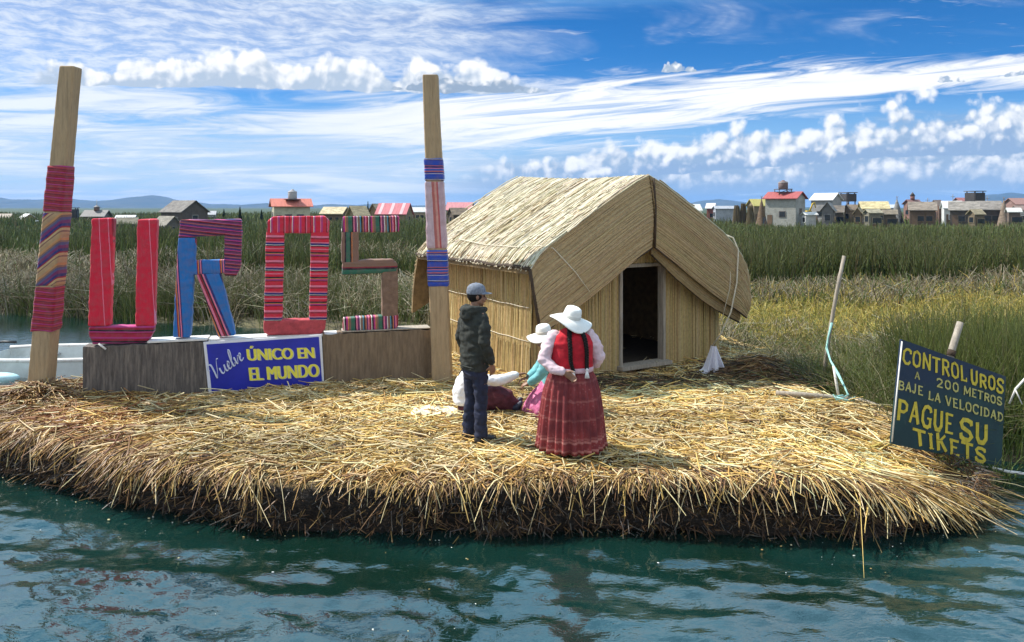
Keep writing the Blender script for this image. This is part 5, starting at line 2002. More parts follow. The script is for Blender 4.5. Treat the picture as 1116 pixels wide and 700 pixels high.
def tepee(label, x0, x1, y0, d, col):
    cx = ((x0 + x1) / 2 - 558) / F * d
    r_ = (x1 - x0) / 2 / F * d
    zt_ = CAMZ - (y0 - HY) / F * d
    o = thing('conical_hut', label, 'hut', (cx, d, 0), 0.3, 'conical reed huts of the far village')
    rg = []
    rr_ = random.Random(int(x0))
    for u_ in np.linspace(0, 1, 9):
        rad = r_ * ((1 - u_) ** .9) + .04
        rg.append([(cos(a_) * rad * rr_.uniform(.93, 1.07), sin(a_) * rad * rr_.uniform(.93, 1.07), -.1 + u_ * zt_) for a_ in np.linspace(0, 2 * pi, 18, endpoint=False)])
    MB().rings(rg).build('thatch_cone', vmat(col, 'thatch'), o)
    MB().prism([(-.35, -r_ * .98 - .04, -.1), (.35, -r_ * .98 - .04, -.1), (.22, -r_ * .62, zt_ * .42), (-.22, -r_ * .62, zt_ * .42)], (0, .1, 0)).build('doorway', GLASSD, o)
    for a_ in (0.4, 2.4, 4.4):
        MB().tube([(cos(a_) * .10, sin(a_) * .10, zt_ * .93), (-cos(a_) * .16, -sin(a_) * .16, zt_ * 1.08)], .03, 5).build('pole_tip', vmat((.2, .14, .09), 'metal'), o)
    return o


def tower(label, x0, x1, y0, y1, ybase, d, col):
    cx = ((x0 + x1) / 2 - 558) / F * d
    hw = (x1 - x0) / 2 / F * d
    za, zb_ = CAMZ - (y1 - HY) / F * d, CAMZ - (y0 - HY) / F * d
    o = thing('lookout_tower', label, 'tower', (cx, d, 0), 0.25, 'lookout towers of the far village')
    pm = vmat((.10, .08, .07), 'metal')
    for sx in (-1, 1):
        for sy in (-1, 1):
            MB().tube([(sx * hw * .95, sy * hw * .95, -.1), (sx * hw * .8, sy * hw * .8, zb_)], .09, 6).build('leg', pm, o)
    MB().box(-hw, hw, -hw, hw, za - .12, za).build('platform', pm, o)
    for sx, sy, ax in ((0, -1, 0), (0, 1, 0), (-1, 0, 1), (1, 0, 1)):
        if ax == 0:
            MB().box(-hw, hw, sy * hw - .05, sy * hw + .05, za + .003, za + (zb_ - za) * .88).build('side_panel', vmat(col), o)
        else:
            MB().box(sx * hw - .05, sx * hw + .05, -hw + .06, hw - .06, za + .003, za + (zb_ - za) * .88).build('side_panel', vmat(col), o)
    MB().box(-hw * 1.15, hw * 1.15, -hw * 1.15, hw * 1.15, zb_, zb_ + .12).build('roof', vmat((.12, .11, .11), 'roof'), o)
    for sy in (-1, 1):
        MB().tube([(-hw * .9, sy * hw * .93, .3), (hw * .9, sy * hw * .9, za - .2)], .05, 5).build('brace', pm, o)


# left of the hut -------------------------------------------------
RED = (.45, .085, .055)
house('wooden_house', 'small tan house with pale roof at the photo\'s far left edge', -8, 13, 238, 233, 150, (.30, .20, .12), (.45, .36, .28), .3)
house('wooden_house', 'tan house with bright white roof left of the maroon wrapped pole', 17, 43, 239.5, 233, 150, (.42, .27, .16), (.78, .77, .74), -.75, .9)
house('boat_shelter', 'low pale blue roofed shelter just left of the maroon wrapped pole', 35, 52, 244, 240, 140, (.30, .38, .44), (.52, .62, .70), .2, .6, door=False, win=1, cat='shelter')
tower('dark lookout box on posts just right of the maroon wrapped pole', 75, 84, 227, 237, 246, 130, (.05, .05, .055))
o, ze, zr, L, Wd = house('garden_pavilion', 'brown pavilion with layered pointed roof above the letter U', 93, 118, 236, 229, 145, (.22, .17, .14), (.17, .15, .14), .1, .9, over=.5, win=3, cat='pavilion')
MB().tube([(0, 0, zr - .1), (0, 0, zr + .5)], .5, 8).build('roof_lantern', vmat((.25, .16, .13)), o)
MB().tube([(0, 0, zr + .5), (0, 0, zr + .65), (0, 0, zr + 1.0)], [.75, .5, .03], 8).build('lantern_roof', vmat((.17, .15, .14), 'roof'), o)
MB().tube([(0, 0, zr + .9), (0, 0, zr + 2.0)], .05, 6).build('finial', vmat((.5, .5, .5), 'metal'), o)
house('boat_shelter', 'low white roofed shelter above the gap inside the letter U', 127, 148, 238.5, 234.5, 150, (.34, .34, .33), (.74, .75, .78), .15, .5, door=False, cat='shelter')
house('reed_hut', 'low grey hut with mossy roof inside the letter U', 127, 151, 244, 237, 105, (.17, .15, .12), (.21, .19, .14), .3, .7, 'thatch', cat='hut')
o, ze, zr, L, Wd = house('wooden_barn', 'large dark grey gabled barn standing between letters U and R', 174, 228, 231, 218.5, 100, (.105, .085, .07), (.17, .155, .14), -.62, .75, 'thatch', frame=(.3, .27, .24), cat='barn')
house('reed_hut', 'small grey lean-to hut in front of the dark gabled barn', 165, 199, 246, 235.5, 92, (.15, .13, .11), (.22, .20, .165), -.6, .7, 'thatch', cat='hut')
house('reed_hut', 'narrow whitish shed tucked behind the right side of the dark barn', 222, 236, 234, 230, 150, (.40, .40, .42), (.50, .50, .52), .2, .7, cat='hut')
o, ze, zr, L, Wd = house('painted_house', 'cream house with coral red roof standing behind letter O', 293, 341, 225, 216.5, 105, (.52, .48, .34), (.62, .17, .11), .42, .62, frame=(.12, .12, .12), over=.4)
tank('silver water tank on the coral red roof above letter O', 314, 323.5, 206.5, 217, 104.6, (.42, .40, .40))
house('reed_hut', 'long thatched hut with cream ridge right of letter O', 350, 381, 233, 225.5, 125, (.17, .12, .075), (.50, .42, .27), -.35, .55, 'thatch', over=.5, cat='hut')
house('reed_hut', 'rounded straw hut above the top of letter S', 378, 402, 235, 224.5, 118, (.34, .26, .15), (.40, .32, .19), .75, .9, 'thatch', over=.5, cat='hut')
house('reed_hut', 'steep thatched gable hut adjoining the pink striped roof', 400, 422, 236, 222, 128, (.33, .25, .15), (.38, .31, .20), 1.25, .9, 'thatch', over=.5, cat='hut')
house('market_hall', 'building with pink and white striped roof beside letter S', 410, 450, 233.5, 221.5, 124, (.27, .20, .12), (.55, .12, .15), -.25, .6, striped=(.66, .42, .44))
house('boat_shelter', 'small white roofed shed right of the pink striped roof', 447, 464, 231, 226, 150, (.35, .28, .2), (.80, .79, .76), .2, .6, cat='shelter')
house('reed_hut', 'dark brown hut below the pink roof left of the big hut', 487, 512, 234, 226.5, 112, (.12, .09, .065), (.20, .15, .105), .5, .8, 'thatch', cat='hut')
house('painted_house', 'pink roofed building behind the blue and pink wrapped pole', 486, 517, 229, 220.5, 140, (.36, .24, .18), (.56, .20, .22), -.2, .6)
house('boat_shelter', 'white roofed shed touching the big hut\'s left roof edge', 512, 527, 231, 227, 150, (.4, .38, .34), (.78, .78, .78), .2, .6, cat='shelter')
# right of the hut ------------------------------------------------
house('painted_house', 'rust red roofed cabin showing over the big hut\'s right slope', 728, 746, 222.5, 218.5, 150, (.34, .16, .12), (.36, .13, .10), .3)
house('wooden_house', 'white roofed brown cabin right of the rust red cabin', 738, 764, 229.5, 222.5, 140, (.14, .09, .06), (.76, .74, .68), .15, .6)
house('wooden_house', 'tiny red brown shack with slanted white roof', 769, 781, 227, 221.5, 142, (.28, .10, .08), (.75, .72, .70), -.6, .8, win=1)
house('storage_shed', 'long low pale grey blue shed beside dark reed stacks', 777, 801, 227.5, 224.5, 140, (.36, .38, .42), (.40, .42, .46), .1, .4, door=False, win=0, cat='shed')
tepee('slim brown conical hut in front of the yellow roof', 823, 837, 216.5, 100, (.13, .085, .05))
house('painted_house', 'shed with yellow green roof behind the slim conical hut', 814, 838, 224.5, 217, 125, (.26, .20, .13), (.58, .50, .14), .3)
o, ze, zr, L, Wd = house('painted_house', 'pale grey house with dark red roof below the water tank', 832, 879.5, 216.5, 209, 108, (.36, .35, .31), (.36, .06, .055), -.72, .85, frame=(.16, .14, .13), over=.35, win=1)
tank('dark water tank standing on a frame above the dark red roof', 848.5, 858.5, 196.5, 206, 108, (.19, .13, .12), 213)
yb = thing('yellow_digger', 'small yellow machine between the red roofed and white roofed houses', 'machine', P(880.5, 226, 116) * Vector((1, 1, 0)) if False else (P(880.5, 226, 116).x, 116, 0), .2)
YM = vmat((.62, .42, .03))
MB().box(-.45, .45, -.5, .5, 1.2, 2.6).build('cab', YM, yb, bevel=.08)
MB().box(-.46, .30, -.52, -.49, 1.9, 2.45).build('cab_window', GLASSD, yb)
MB().box(-.6, .6, -.7, .7, .3, 1.2).build('chassis', vmat((.05, .05, .05)), yb, bevel=.05)
MB().tube([(.1, -.3, 2.5), (.5, -.5, 3.7), (.75, -.6, 3.9), (.9, -.65, 3.0)], [.12, .11, .10, .08], 8).build('boom', YM, yb)
house('painted_house', 'pale grey house with white roof right of the yellow machine', 883, 918, 218, 210.5, 118, (.33, .32, .31), (.74, .74, .74), -.85, .95, frame=(.15, .15, .15))
house('reed_hut', 'grey steep gabled hut in front of the white roofed house', 893, 913, 230, 220, 104, (.16, .15, .14), (.24, .225, .205), 1.0, .9, 'thatch', cat='hut')
house('reed_hut', 'small pale tent shaped shelter beside the grey steep hut', 874, 890, 234, 231, 105, (.55, .54, .52), (.72, .71, .68), .2, .6, door=False, win=0, cat='shelter')
tower('dark box tower on posts left of the yellow thatched house', 918, 930, 210.5, 219, 232, 120, (.055, .05, .05))
house('reed_hut', 'brown cabin at the foot of the left lookout tower', 920, 938, 229, 223, 118, (.24, .17, .11), (.27, .20, .14), .3, .7, 'thatch', cat='hut')
house('reed_hut', 'long hut with pale yellow straw roof right of lookout tower', 937, 967, 227.5, 219.5, 112, (.30, .22, .11), (.54, .45, .25), -.2, .55, 'thatch', over=.4, cat='hut')
house('reed_hut', 'low grey green hut before the pale yellow straw roof', 942, 960, 232, 228, 100, (.20, .18, .13), (.30, .27, .19), .2, .6, 'thatch', cat='hut')
house('boat_shelter', 'white low roof between the yellow straw roof and grey conical hut', 963, 976, 226.5, 223, 140, (.40, .42, .46), (.72, .74, .78), .1, .5, door=False, cat='shelter')
tepee('wide grey conical hut right of the pale yellow straw roof', 969, 986, 216.5, 110, (.20, .19, .18))
o, ze, zr, L, Wd = house('painted_house', 'red brown house with a small roof turret', 985, 1004, 222.5, 217.5, 140, (.27, .15, .12), (.25, .12, .10), .3, .7)
MB().tube([(0, 0, zr - .1), (0, 0, zr + .7)], .4, 8).build('roof_turret', vmat((.25, .12, .1)), o)
MB().tube([(0, 0, zr + .7), (0, 0, zr + 1.4)], [.5, .03], 8).build('turret_cap', vmat((.12, .1, .1)), o)
house('reed_hut', 'brown hut with broad grey thatch below the turreted house', 989, 1021, 229, 220, 108, (.13, .085, .055), (.22, .185, .15), -.45, .7, 'thatch', cat='hut')
house('reed_hut', 'reddish brown gabled hut between grey thatch and white gable', 1012, 1031, 226, 218, 125, (.20, .12, .085), (.26, .19, .15), .6, .8, 'thatch', cat='hut')
house('painted_house', 'house with broad white gable left of the box tower', 1026, 1048, 227, 219, 118, (.62, .61, .58), (.70, .70, .68), -.3, .7)
house('reed_hut', 'wide dark grey hut before the white gabled house', 1033, 1068, 229, 219.5, 106, (.10, .08, .065), (.225, .205, .18), -.55, .75, 'thatch', cat='hut')
tower('dark box tower on posts near the right end of the village', 1056, 1069, 209, 219.5, 230, 120, (.05, .045, .045))
house('painted_house', 'flat red roofed house left of the right box tower', 1041, 1058, 219.5, 215.5, 150, (.34, .2, .17), (.30, .11, .10), .1)
house('reed_hut', 'grey hut right of the right box tower', 1063, 1091, 228.5, 219, 110, (.09, .07, .06), (.215, .195, .175), -.45, .75, 'thatch', cat='hut')
tepee('brown conical hut near the right edge of the village', 1087, 1101, 217.5, 108, (.20, .15, .11))
house('painted_house', 'pinkish brown house at the photo\'s right edge', 1095, 1124, 223, 216, 128, (.33, .2, .17), (.37, .19, .15), .25)
house('boat_shelter', 'small white walled shed in front of the pinkish brown house', 1103, 1120, 229, 224, 112, (.58, .55, .50), (.33, .22, .18), .2, .6, cat='shelter')


house('reed_hut', 'dark low hut just left of the left box tower', 903, 921, 231.5, 224, 112, (.10, .08, .06), (.17, .145, .12), -.5, .7, 'thatch', cat='hut')
house('reed_hut', 'small straw gabled hut under the left box tower\'s right side', 929, 943, 233, 226, 104, (.20, .14, .08), (.33, .26, .16), .9, .8, 'thatch', cat='hut')
house('reed_hut', 'low dark hut before the wide grey conical hut', 961, 978, 233.5, 228.5, 100, (.11, .085, .06), (.19, .16, .12), -.4, .7, 'thatch', cat='hut')
house('wooden_house', 'small brown shed with rusty roof between white gable and right tower', 1044, 1060, 225.5, 220.5, 122, (.17, .12, .09), (.26, .13, .08), .35, .7)
house('reed_hut', 'low straw coloured hut at the foot of the right tower', 1055, 1072, 233.5, 228, 100, (.17, .13, .08), (.30, .25, .16), .3, .7, 'thatch', cat='hut')
house('wooden_house', 'white roofed brown shed right of the brown conical hut', 1097, 1112, 231, 226.5, 104, (.15, .11, .085), (.62, .60, .56), -.3, .7)


# stacks of cut reed standing by the shed, and the few dark trees on the left
def reed_stack(label, px_, y0, d, w_, col):
    r_ = np.random.default_rng(int(px_ * 3))
    n_ = 260
    a_ = r_.uniform(0, 2 * pi, n_)
    rad_ = w_ / F * d / 2 * np.sqrt(r_.random(n_))
    h_ = (CAMZ - (y0 - HY) / F * d) * r_.uniform(.7, 1.05, n_)
    cx = (px_ - 558) / F * d
    s_ = np.linspace(0, 1, 3)[None, :]
    xx_ = cx + (np.cos(a_) * rad_)[:, None] * (1.15 - .55 * s_)
    yy2 = d + (np.sin(a_) * rad_)[:, None] * (1.15 - .55 * s_)
    zz_ = h_[:, None] * s_ - .1
    v_, f_, c_ = strands(np.stack([xx_, yy2, zz_], -1), np.full((n_, 3), .05) * np.array([1, .9, .5]), np.clip(np.array(col)[None, :] * r_.uniform(.6, 1.4, (n_, 1)), 0, 1))
    o = link_mesh('reed_stack', np_mesh('reed_stack', v_, f_, c_), MATS['dry_reed'])
    tag(o, label, 'reed stack', 'stacks of cut reed by the shed')


reed_stack('leftmost brown stack of cut reed right of the grey blue shed', 803, 224, 118, 9, (.17, .13, .07))
reed_stack('taller middle brown reed stack right of the grey blue shed', 810, 222, 118, 9, (.14, .105, .055))
reed_stack('brown reed stack nearest the slim conical hut', 818, 224, 116, 9, (.19, .15, .08))


def dark_tree(label, px_, y0, d, w_):
    r_ = np.random.default_rng(int(px_ * 5))
    zt_ = CAMZ - (y0 - HY) / F * d
    cx = (px_ - 558) / F * d
    o = thing('cypress_tree', label, 'tree', (cx, d, 0), 0, 'small dark trees of the far village')
    MB().tube([(0, 0, -.1), (.03, 0, zt_ * .5), (0, 0, zt_ * .96)], [.14, .09, .02], 7).build('trunk', vmat((.10, .07, .05)), o)
    n_ = 420
    u_ = r_.random(n_) ** .8
    wr = w_ / F * d / 2 * (1 - u_) ** .8 * r_.uniform(.35, 1.1, n_)
    a_ = r_.uniform(0, 2 * pi, n_)
    p0 = np.stack([np.cos(a_) * wr * .3, np.sin(a_) * wr * .3, .35 + u_ * (zt_ - .4)], -1)
    p1 = np.stack([np.cos(a_) * wr, np.sin(a_) * wr, .35 + u_ * (zt_ - .4) + .25], -1)
    v_, f_, c_ = strands(np.stack([p0, (p0 + p1) / 2, p1], 1), np.full((n_, 3), .07) * np.array([.6, 1, .4]), np.array([.022, .036, .018])[None, :] * r_.uniform(.6, 1.7, (n_, 1)))
    link_mesh('crown', np_mesh('crown', v_, f_, c_), MATS['green_reed'], o)


dark_tree('small dark pointed tree right of the barn above letter R', 261.5, 226.5, 120, 7)
dark_tree('tiny dark tree just right of the whitish shed', 244, 229, 130, 5)
dark_tree('tiny dark tree left of the coral red roofed house', 285, 229.5, 140, 5)
dark_tree('thin dark tree left of the pink striped roof', 401, 220.5, 150, 4)


def mast(label, px_, y0, yb_, d):
    z1 = CAMZ - (y0 - HY) / F * d
    cx = (px_ - 558) / F * d
    o = thing('thin_mast', label, 'mast', (cx, d, 0), 0, 'thin masts of the far village')
    MB().tube([(0, 0, -.1), (0, 0, z1)], [.06, .04], 6).build('shaft', vmat((.22, .2, .19), 'metal'), o)
    MB().tube([(-.35, 0, z1 * .93), (.35, 0, z1 * .93)], .03, 5).build('crossbar', vmat((.22, .2, .19), 'metal'), o)


mast('thin mast among huts right of the white gabled house', 1038.5, 212, 230, 115)
mast('thin mast standing beside the wide grey conical hut', 1011, 216, 230, 112)
mast('thin mast near the pinkish house at the right edge', 1076, 214, 230, 116)

# ------------------------------------------------------------------ people
SKIN = plain('skin_tan', (.24, .125, .075), .5, .08, 30, bstr=.05)
HAIR = plain('black_hair', (.010, .008, .007), .6, .3, 60, bstr=.3, bd=.003, spec=.2)
EYEM = plain('eye_dark', (.03, .02, .015), .2, .1, 30, bstr=0)
MOUTHM = plain('mouth_brown', (.20, .07, .055), .5, .1, 30, bstr=0)


def cloth(name, col, var=.18, scale=26.0, **k):
    return plain(name, col, .9, var, scale, bstr=.35, bd=.004, **k)


def head(mb, c, yaw=0.0, pitch=0.0, s=1.0):
    """a head with brow, nose, lips, chin and ears; faces +y before it is turned"""
    R = Matrix.Rotation(yaw, 3, 'Z') @ Matrix.Rotation(pitch, 3, 'X')
    c = Vector(c)

    def at(x, y, z): return c + R @ (Vector((x, y, z)) * s)
    mb.ball(at(0, -.012, .025), (.077 * s, .096 * s, .092 * s), 18, 12, R)
    mb.ball(at(0, .022, -.045), (.060 * s, .068 * s, .072 * s), 16, 10, R)
    mb.ball(at(0, .062, -.092), (.028 * s, .024 * s, .022 * s), 12, 8, R)
    mb.ball(at(0, .070, .028), (.050 * s, .020 * s, .013 * s), 12, 8, R)
    mb.tube([at(0, .082, .018), at(0, .098, -.012), at(0, .108, -.030)], [.010 * s, .012 * s, .016 * s], 8, round_ends=True)
    for sx in (-1, 1):
        mb.ball(at(sx * .012, .094, -.034), .010 * s, 8, 6)
        mb.ball(at(sx * .078, -.005, -.010), (.010 * s, .019 * s, .029 * s), 10, 8, R)
        mb.ball(at(sx * .040, .066, -.028), (.022 * s, .020 * s, .020 * s), 10, 8, R)
    mb.ball(at(0, .088, -.060), (.024 * s, .011 * s, .010 * s), 10, 6, R)
    return at


def face(at, body, s=1.0):
    for sx in (-1, 1):
        MB().ball(at(sx * .032, .082, .006), (.011 * s, .007 * s, .007 * s), 10, 6).build('eye', EYEM, body)
    MB().tube([at(-.024, .0985, -.061), at(0, .1005, -.060), at(.024, .0985, -.061)], [.002, .003, .002], 6).build('mouth', MOUTHM, body)


def hand(mb, w, d, n, side, s=1.0, curl=.5):
    """palm and five unequal fingers; w wrist, d towards the fingertips, n the way the palm faces, side = thumb side +1/-1 along d x n"""
    w, d, n = Vector(w), Vector(d).normalized(), Vector(n)
    n = (n - d * n.dot(d)).normalized()
    t = d.cross(n) * side
    mb.rings([[w + d * a * s + t * (cos(q) * wd * s) + n * (sin(q) * th * s) for q in np.linspace(0, 2 * pi, 12, endpoint=False)]
              for a, wd, th in ((-.02, .026, .021), (.0, .028, .020), (.03, .038, .019), (.06, .043, .017), (.092, .041, .014))])
    for i, (off, ln) in enumerate(((.031, .070), (.0105, .080), (-.0105, .075), (-.031, .060))):
        p = w + d * (.075 * s) + t * (off * s)
        q = [p]
        ang = .12
        for k, f in enumerate((.25, .42, .32, .26)):
            q.append(q[-1] + (d * cos(ang) + n * sin(ang)) * (ln * f * s))
            ang += curl * (.75 + .12 * i)
        mb.tube(q, [.0088 * s, .0092 * s, .0086 * s, .0080 * s, .0070 * s], 8, round_ends=True)
    p = w + d * (.018 * s) + t * (.026 * s)
    q = [p, p + (d * .6 + t * .75 + n * .25).normalized() * .034 * s, p + (d * .8 + t * .95 + n * .55).normalized() * .062 * s, p + (d * 1.0 + t * .85 + n * .8).normalized() * .086 * s]
    mb.tube(q, [.013 * s, .0115 * s, .0098 * s, .0085 * s], 8, round_ends=True)


def ering(c, rx, ry, n=22, yaw=0.0, power=2.4):
    out = []
    for i in range(n):
        a = 2 * pi * i / n
        x = abs(cos(a)) ** (2 / power) * (1 if cos(a) > 0 else -1) * rx
        y = abs(sin(a)) ** (2 / power) * (1 if sin(a) > 0 else -1) * ry
        out.append(Vector((c[0] + x * cos(yaw) - y * sin(yaw), c[1] + x * sin(yaw) + y * cos(yaw), c[2])))
    return out


def torso(mb, rows):
    """rows: (centre x, centre y, z, rx, ry)"""
    mb.rings([ering((x, y, z), rx, ry) for x, y, z, rx, ry in rows])


def pleated(rows, npl, amp, name, mat, parent, seg=None, seed=1, thick=.006):
    """a gathered skirt: rows (cx, cy, z, rx, ry) from waist to hem"""
    seg = seg or npl * 6
    rr_ = np.random.default_rng(seed)
    ph = np.cumsum(rr_.uniform(.7, 1.3, npl))
    ph = np.concatenate([[0], ph]) / ph[-1] * 2 * pi
    am = np.concatenate([rr_.uniform(.5, 1.25, npl), [0]])
    am[-1] = am[0]
    gr = []
    for r_, (cx, cy, z, rx, ry) in enumerate(rows):
        t_ = r_ / (len(rows) - 1)
        row = []
        for i in range(seg):
            a = 2 * pi * i / seg
            k = np.searchsorted(ph, a, side='right') - 1
            u_ = (a - ph[k]) / (ph[min(k + 1, npl)] - ph[k])
            w_ = (0.5 - .5 * cos(2 * pi * u_)) ** .8 * am[k] * amp * (.25 + .75 * t_)
            w_ += .012 * t_ * sin(a * 3 + seed)
            row.append(Vector((cx + cos(a) * (rx + w_), cy + sin(a) * (ry + w_), z + .006 * t_ * sin(a * 5 + seed))))
        gr.append(row)
    inner = [[p + Vector((rows[j][0] - p.x, rows[j][1] - p.y, 0)).normalized() * thick for p in row] for j, row in enumerate(gr)]
    mb = MB()
    mb.rings(gr + inner[::-1], False)
    mb.add(gr[0], [tuple(range(seg))])
    return mb.build(name, mat, parent)


def brim_hat(name, parent, c, rx, ry, crown, mat, tilt=(0, 0), droop=.03, wav=.015, seed=0, band=None):
    """felt hat: crown and wavy brim of real thickness"""
    R = Matrix.Rotation(tilt[0], 3, 'Y') @ Matrix.Rotation(tilt[1], 3, 'X')
    c = Vector(c)
    n = 40
    cr = crown
    prof_ = [(.02, cr[2] * .93), (.35, cr[2] * .98), (.62, cr[2]), (.85, cr[2] * .90), (.97, cr[2] * .62), (1.0, cr[2] * .25), (1.03, .0)]
    rows = [[(cos(a) * cr[0] * k, sin(a) * cr[1] * k, z) for a in np.linspace(0, 2 * pi, n, endpoint=False)] for k, z in prof_]
    for t_ in (.25, .5, .75, .95, 1.0):
        row = []
        for a in np.linspace(0, 2 * pi, n, endpoint=False):
            x = cos(a) * (cr[0] * 1.03 * (1 - t_) + rx * t_)
            y = sin(a) * (cr[1] * 1.03 * (1 - t_) + ry * t_)
            z = -droop * t_ ** 1.6 + wav * t_ ** 1.5 * sin(2 * a + seed) + wav * .5 * t_ * sin(3 * a + seed * 2)
            row.append((x, y, z))
        rows.append(row)
    back = [[(p[0] * (.985 if i > 6 else .93), p[1] * (.985 if i > 6 else .93), p[2] - .010) for p in row] for i, row in enumerate(rows)]
    mb = MB()
    mb.rings([[c + R @ Vector(p) for p in row] for row in rows + back[::-1]], True)
    o = mb.build(name, mat, parent)
    if band:
        MB().rings([[c + R @ Vector((cos(a) * cr[0] * k, sin(a) * cr[1] * k, z)) for a in np.linspace(0, 2 * pi, n, endpoint=False)] for k, z in ((1.035, .004), (1.045, .008), (1.035, .034), (1.02, .036))]).build('hat_band', band, o)
    return o


# ---- the man: back to the viewer, looking towards the doorway
mp_ = G(518, 478.5)
man = thing('person', 'man standing in dark jacket, navy trousers and grey cap', 'person', (mp_.x, mp_.y, float(top_z(mp_.x, mp_.y)) - .012), -.85)
mb = MB()
HC = (.012, .015, 1.605)
torso(mb, [(0, 0, .84, .135, .09), (0, 0, .98, .13, .09), (0, 0, 1.15, .14, .095), (0, -.01, 1.30, .15, .095), (0, -.01, 1.40, .125, .08), (0, 0, 1.45, .07, .065)])
mb.tube([(0, -.005, 1.40), (0, .0, 1.50), (.006, .01, 1.56)], [.062, .056, .056], 14, round_ends=True)
at = head(mb, HC, -.55, -.04, .96)
for sx, el, wr in ((-1, (-.212, -.035, 1.14), (-.205, .055, .885)), (1, (.216, -.045, 1.14), (.206, .060, .885))):
    mb.tube([(sx * .140, -.01, 1.395), (sx * .178, -.015, 1.30), el, wr], [.055, .05, .042, .029], 12, round_ends=True)
    w_ = Vector(wr)
    d_ = (w_ - Vector(el)).normalized() * .6 + Vector((0, .05, -.6))
    hand(mb, w_ + d_.normalized() * .012, d_, (-sx, .1, 0), 1 if sx < 0 else -1, .95, .42)
for sx in (-1, 1):
    mb.tube([(sx * .085, 0, .90), (sx * .095, .012, .50), (sx * .105, -.005, .10)], [.085, .058, .042], 12, round_ends=True)
    mb.tube([(sx * .105, -.03, .055), (sx * .125, .12, .045)], [.036, .03], 10, round_ends=True)
body = fused(mb, 'body', SKIN, man, .0072, 2)
face(at, body, .96)
MB().ball(at(0, -.020, .012), (.078, .094, .088), 18, 12, Matrix.Rotation(-.55, 3, 'Z')).build('hair', HAIR, man)
mb = MB()
torso(mb, [(0, -.005, .795, .172, .125), (0, -.005, .80, .178, .131), (0, -.005, .90, .178, .135), (0, -.008, 1.05, .178, .135), (0, -.012, 1.20, .186, .136), (0, -.015, 1.32, .187, .130), (0, -.012, 1.395, .160, .115), (0, -.008, 1.44, .118, .10), (0, -.004, 1.475, .085, .085)])
for sx, el, wr in ((-1, (-.214, -.038, 1.135), (-.208, .045, .915)), (1, (.218, -.048, 1.135), (.210, .048, .915))):
    mb.tube([(sx * .130, -.012, 1.380), (sx * .176, -.018, 1.30), (sx * .200, -.03, 1.21), el, tuple((Vector(el) + Vector(wr)) / 2), wr], [.074, .074, .069, .064, .059, .052], 14, round_ends=True)
mb.tube([(-.095, .065, 1.455), (-.115, -.03, 1.470), (-.075, -.105, 1.465), (0, -.135, 1.455), (.075, -.105, 1.465), (.115, -.03, 1.470), (.095, .065, 1.455)], [.032, .044, .050, .052, .050, .044, .032], 12, round_ends=True)
mb.ball((0, -.128, 1.405), (.105, .045, .065), 14, 9)
M_JACK = cloth('jacket_dark', (.024, .027, .022), .35, 18)
jk = fused(mb, 'jacket', M_JACK, man, .010, 2, .017, 8.0)
MB().tube([(x, -.142 + .012 * abs(x) * 4, .845) for x in np.linspace(-.14, .14, 9)], .006, 6).build('hem_cord', M_JACK, jk)
mb = MB()
torso(mb, [(0, 0, .70, .148, .105), (0, -.01, .80, .158, .118), (0, -.005, .92, .150, .112)])
for sx in (-1, 1):
    mb.tube([(sx * .076, -.005, .86), (sx * .082, 0, .70), (sx * .088, .014, .48), (sx * .103, -.005, .25), (sx * .108, -.010, .075)], [.094, .088, .076, .071, .073], 14, round_ends=False)
fused(mb, 'trousers', cloth('trousers_navy', (.014, .019, .045), .3, 20), man, .010, 2, .016, 8.0)
for sx in (-1, 1):
    mb = MB()
    mb.rings([[Vector((sx * .112 + cos(a) * wx_ + .012 * sx * (yy3 > .1), yy3, .042 + max(-.040, sin(a) * hz_) + (.0 if yy3 < .1 else -.008))) for a in np.linspace(0, 2 * pi, 14, endpoint=False)]
              for yy3, wx_, hz_ in ((-.090, .022, .03), (-.075, .040, .055), (-.02, .044, .06), (.06, .046, .045), (.13, .046, .036), (.175, .034, .026), (.19, .014, .014))])
    mb.build('shoe', plain('shoe_black', (.018, .016, .015), .5, .2, 14), man)
# cap
Rc = Matrix.Rotation(-.55, 3, 'Z')
cc_ = Vector(at(0, -.012, .040))
mb = MB()
rows = []
for k, z_ in ((1.0, -.012), (1.02, .0), (1.0, .035), (.90, .068), (.66, .094), (.35, .106), (.05, .110)):
    rows.append([cc_ + Rc @ Vector((cos(a) * .087 * k, sin(a) * .106 * k, z_)) for a in np.linspace(0, 2 * pi, 26, endpoint=False)])
mb.rings(rows)
M_CAP = cloth('cap_grey', (.17, .19, .23), .25, 40)
cp_ = mb.build('cap', M_CAP, man)
mb = MB()
arc = np.linspace(.18 * pi, .82 * pi, 15)
inn = [cc_ + Rc @ Vector((cos(a) * .084, sin(a) * .102, .002)) for a in arc]
out_ = [cc_ + Rc @ Vector((cos(a) * .092, sin(a) * .106 + .072 * sin((a - .18 * pi) / (.64 * pi) * pi) ** .6, -.014)) for a in arc]
mb.prism(inn + out_[::-1], (0, 0, .007)).build('cap_brim', M_CAP, cp_)
MB().ball(cc_ + Vector((0, 0, .110)), (.009, .009, .006), 10, 6).build('cap_button', M_CAP, cp_)

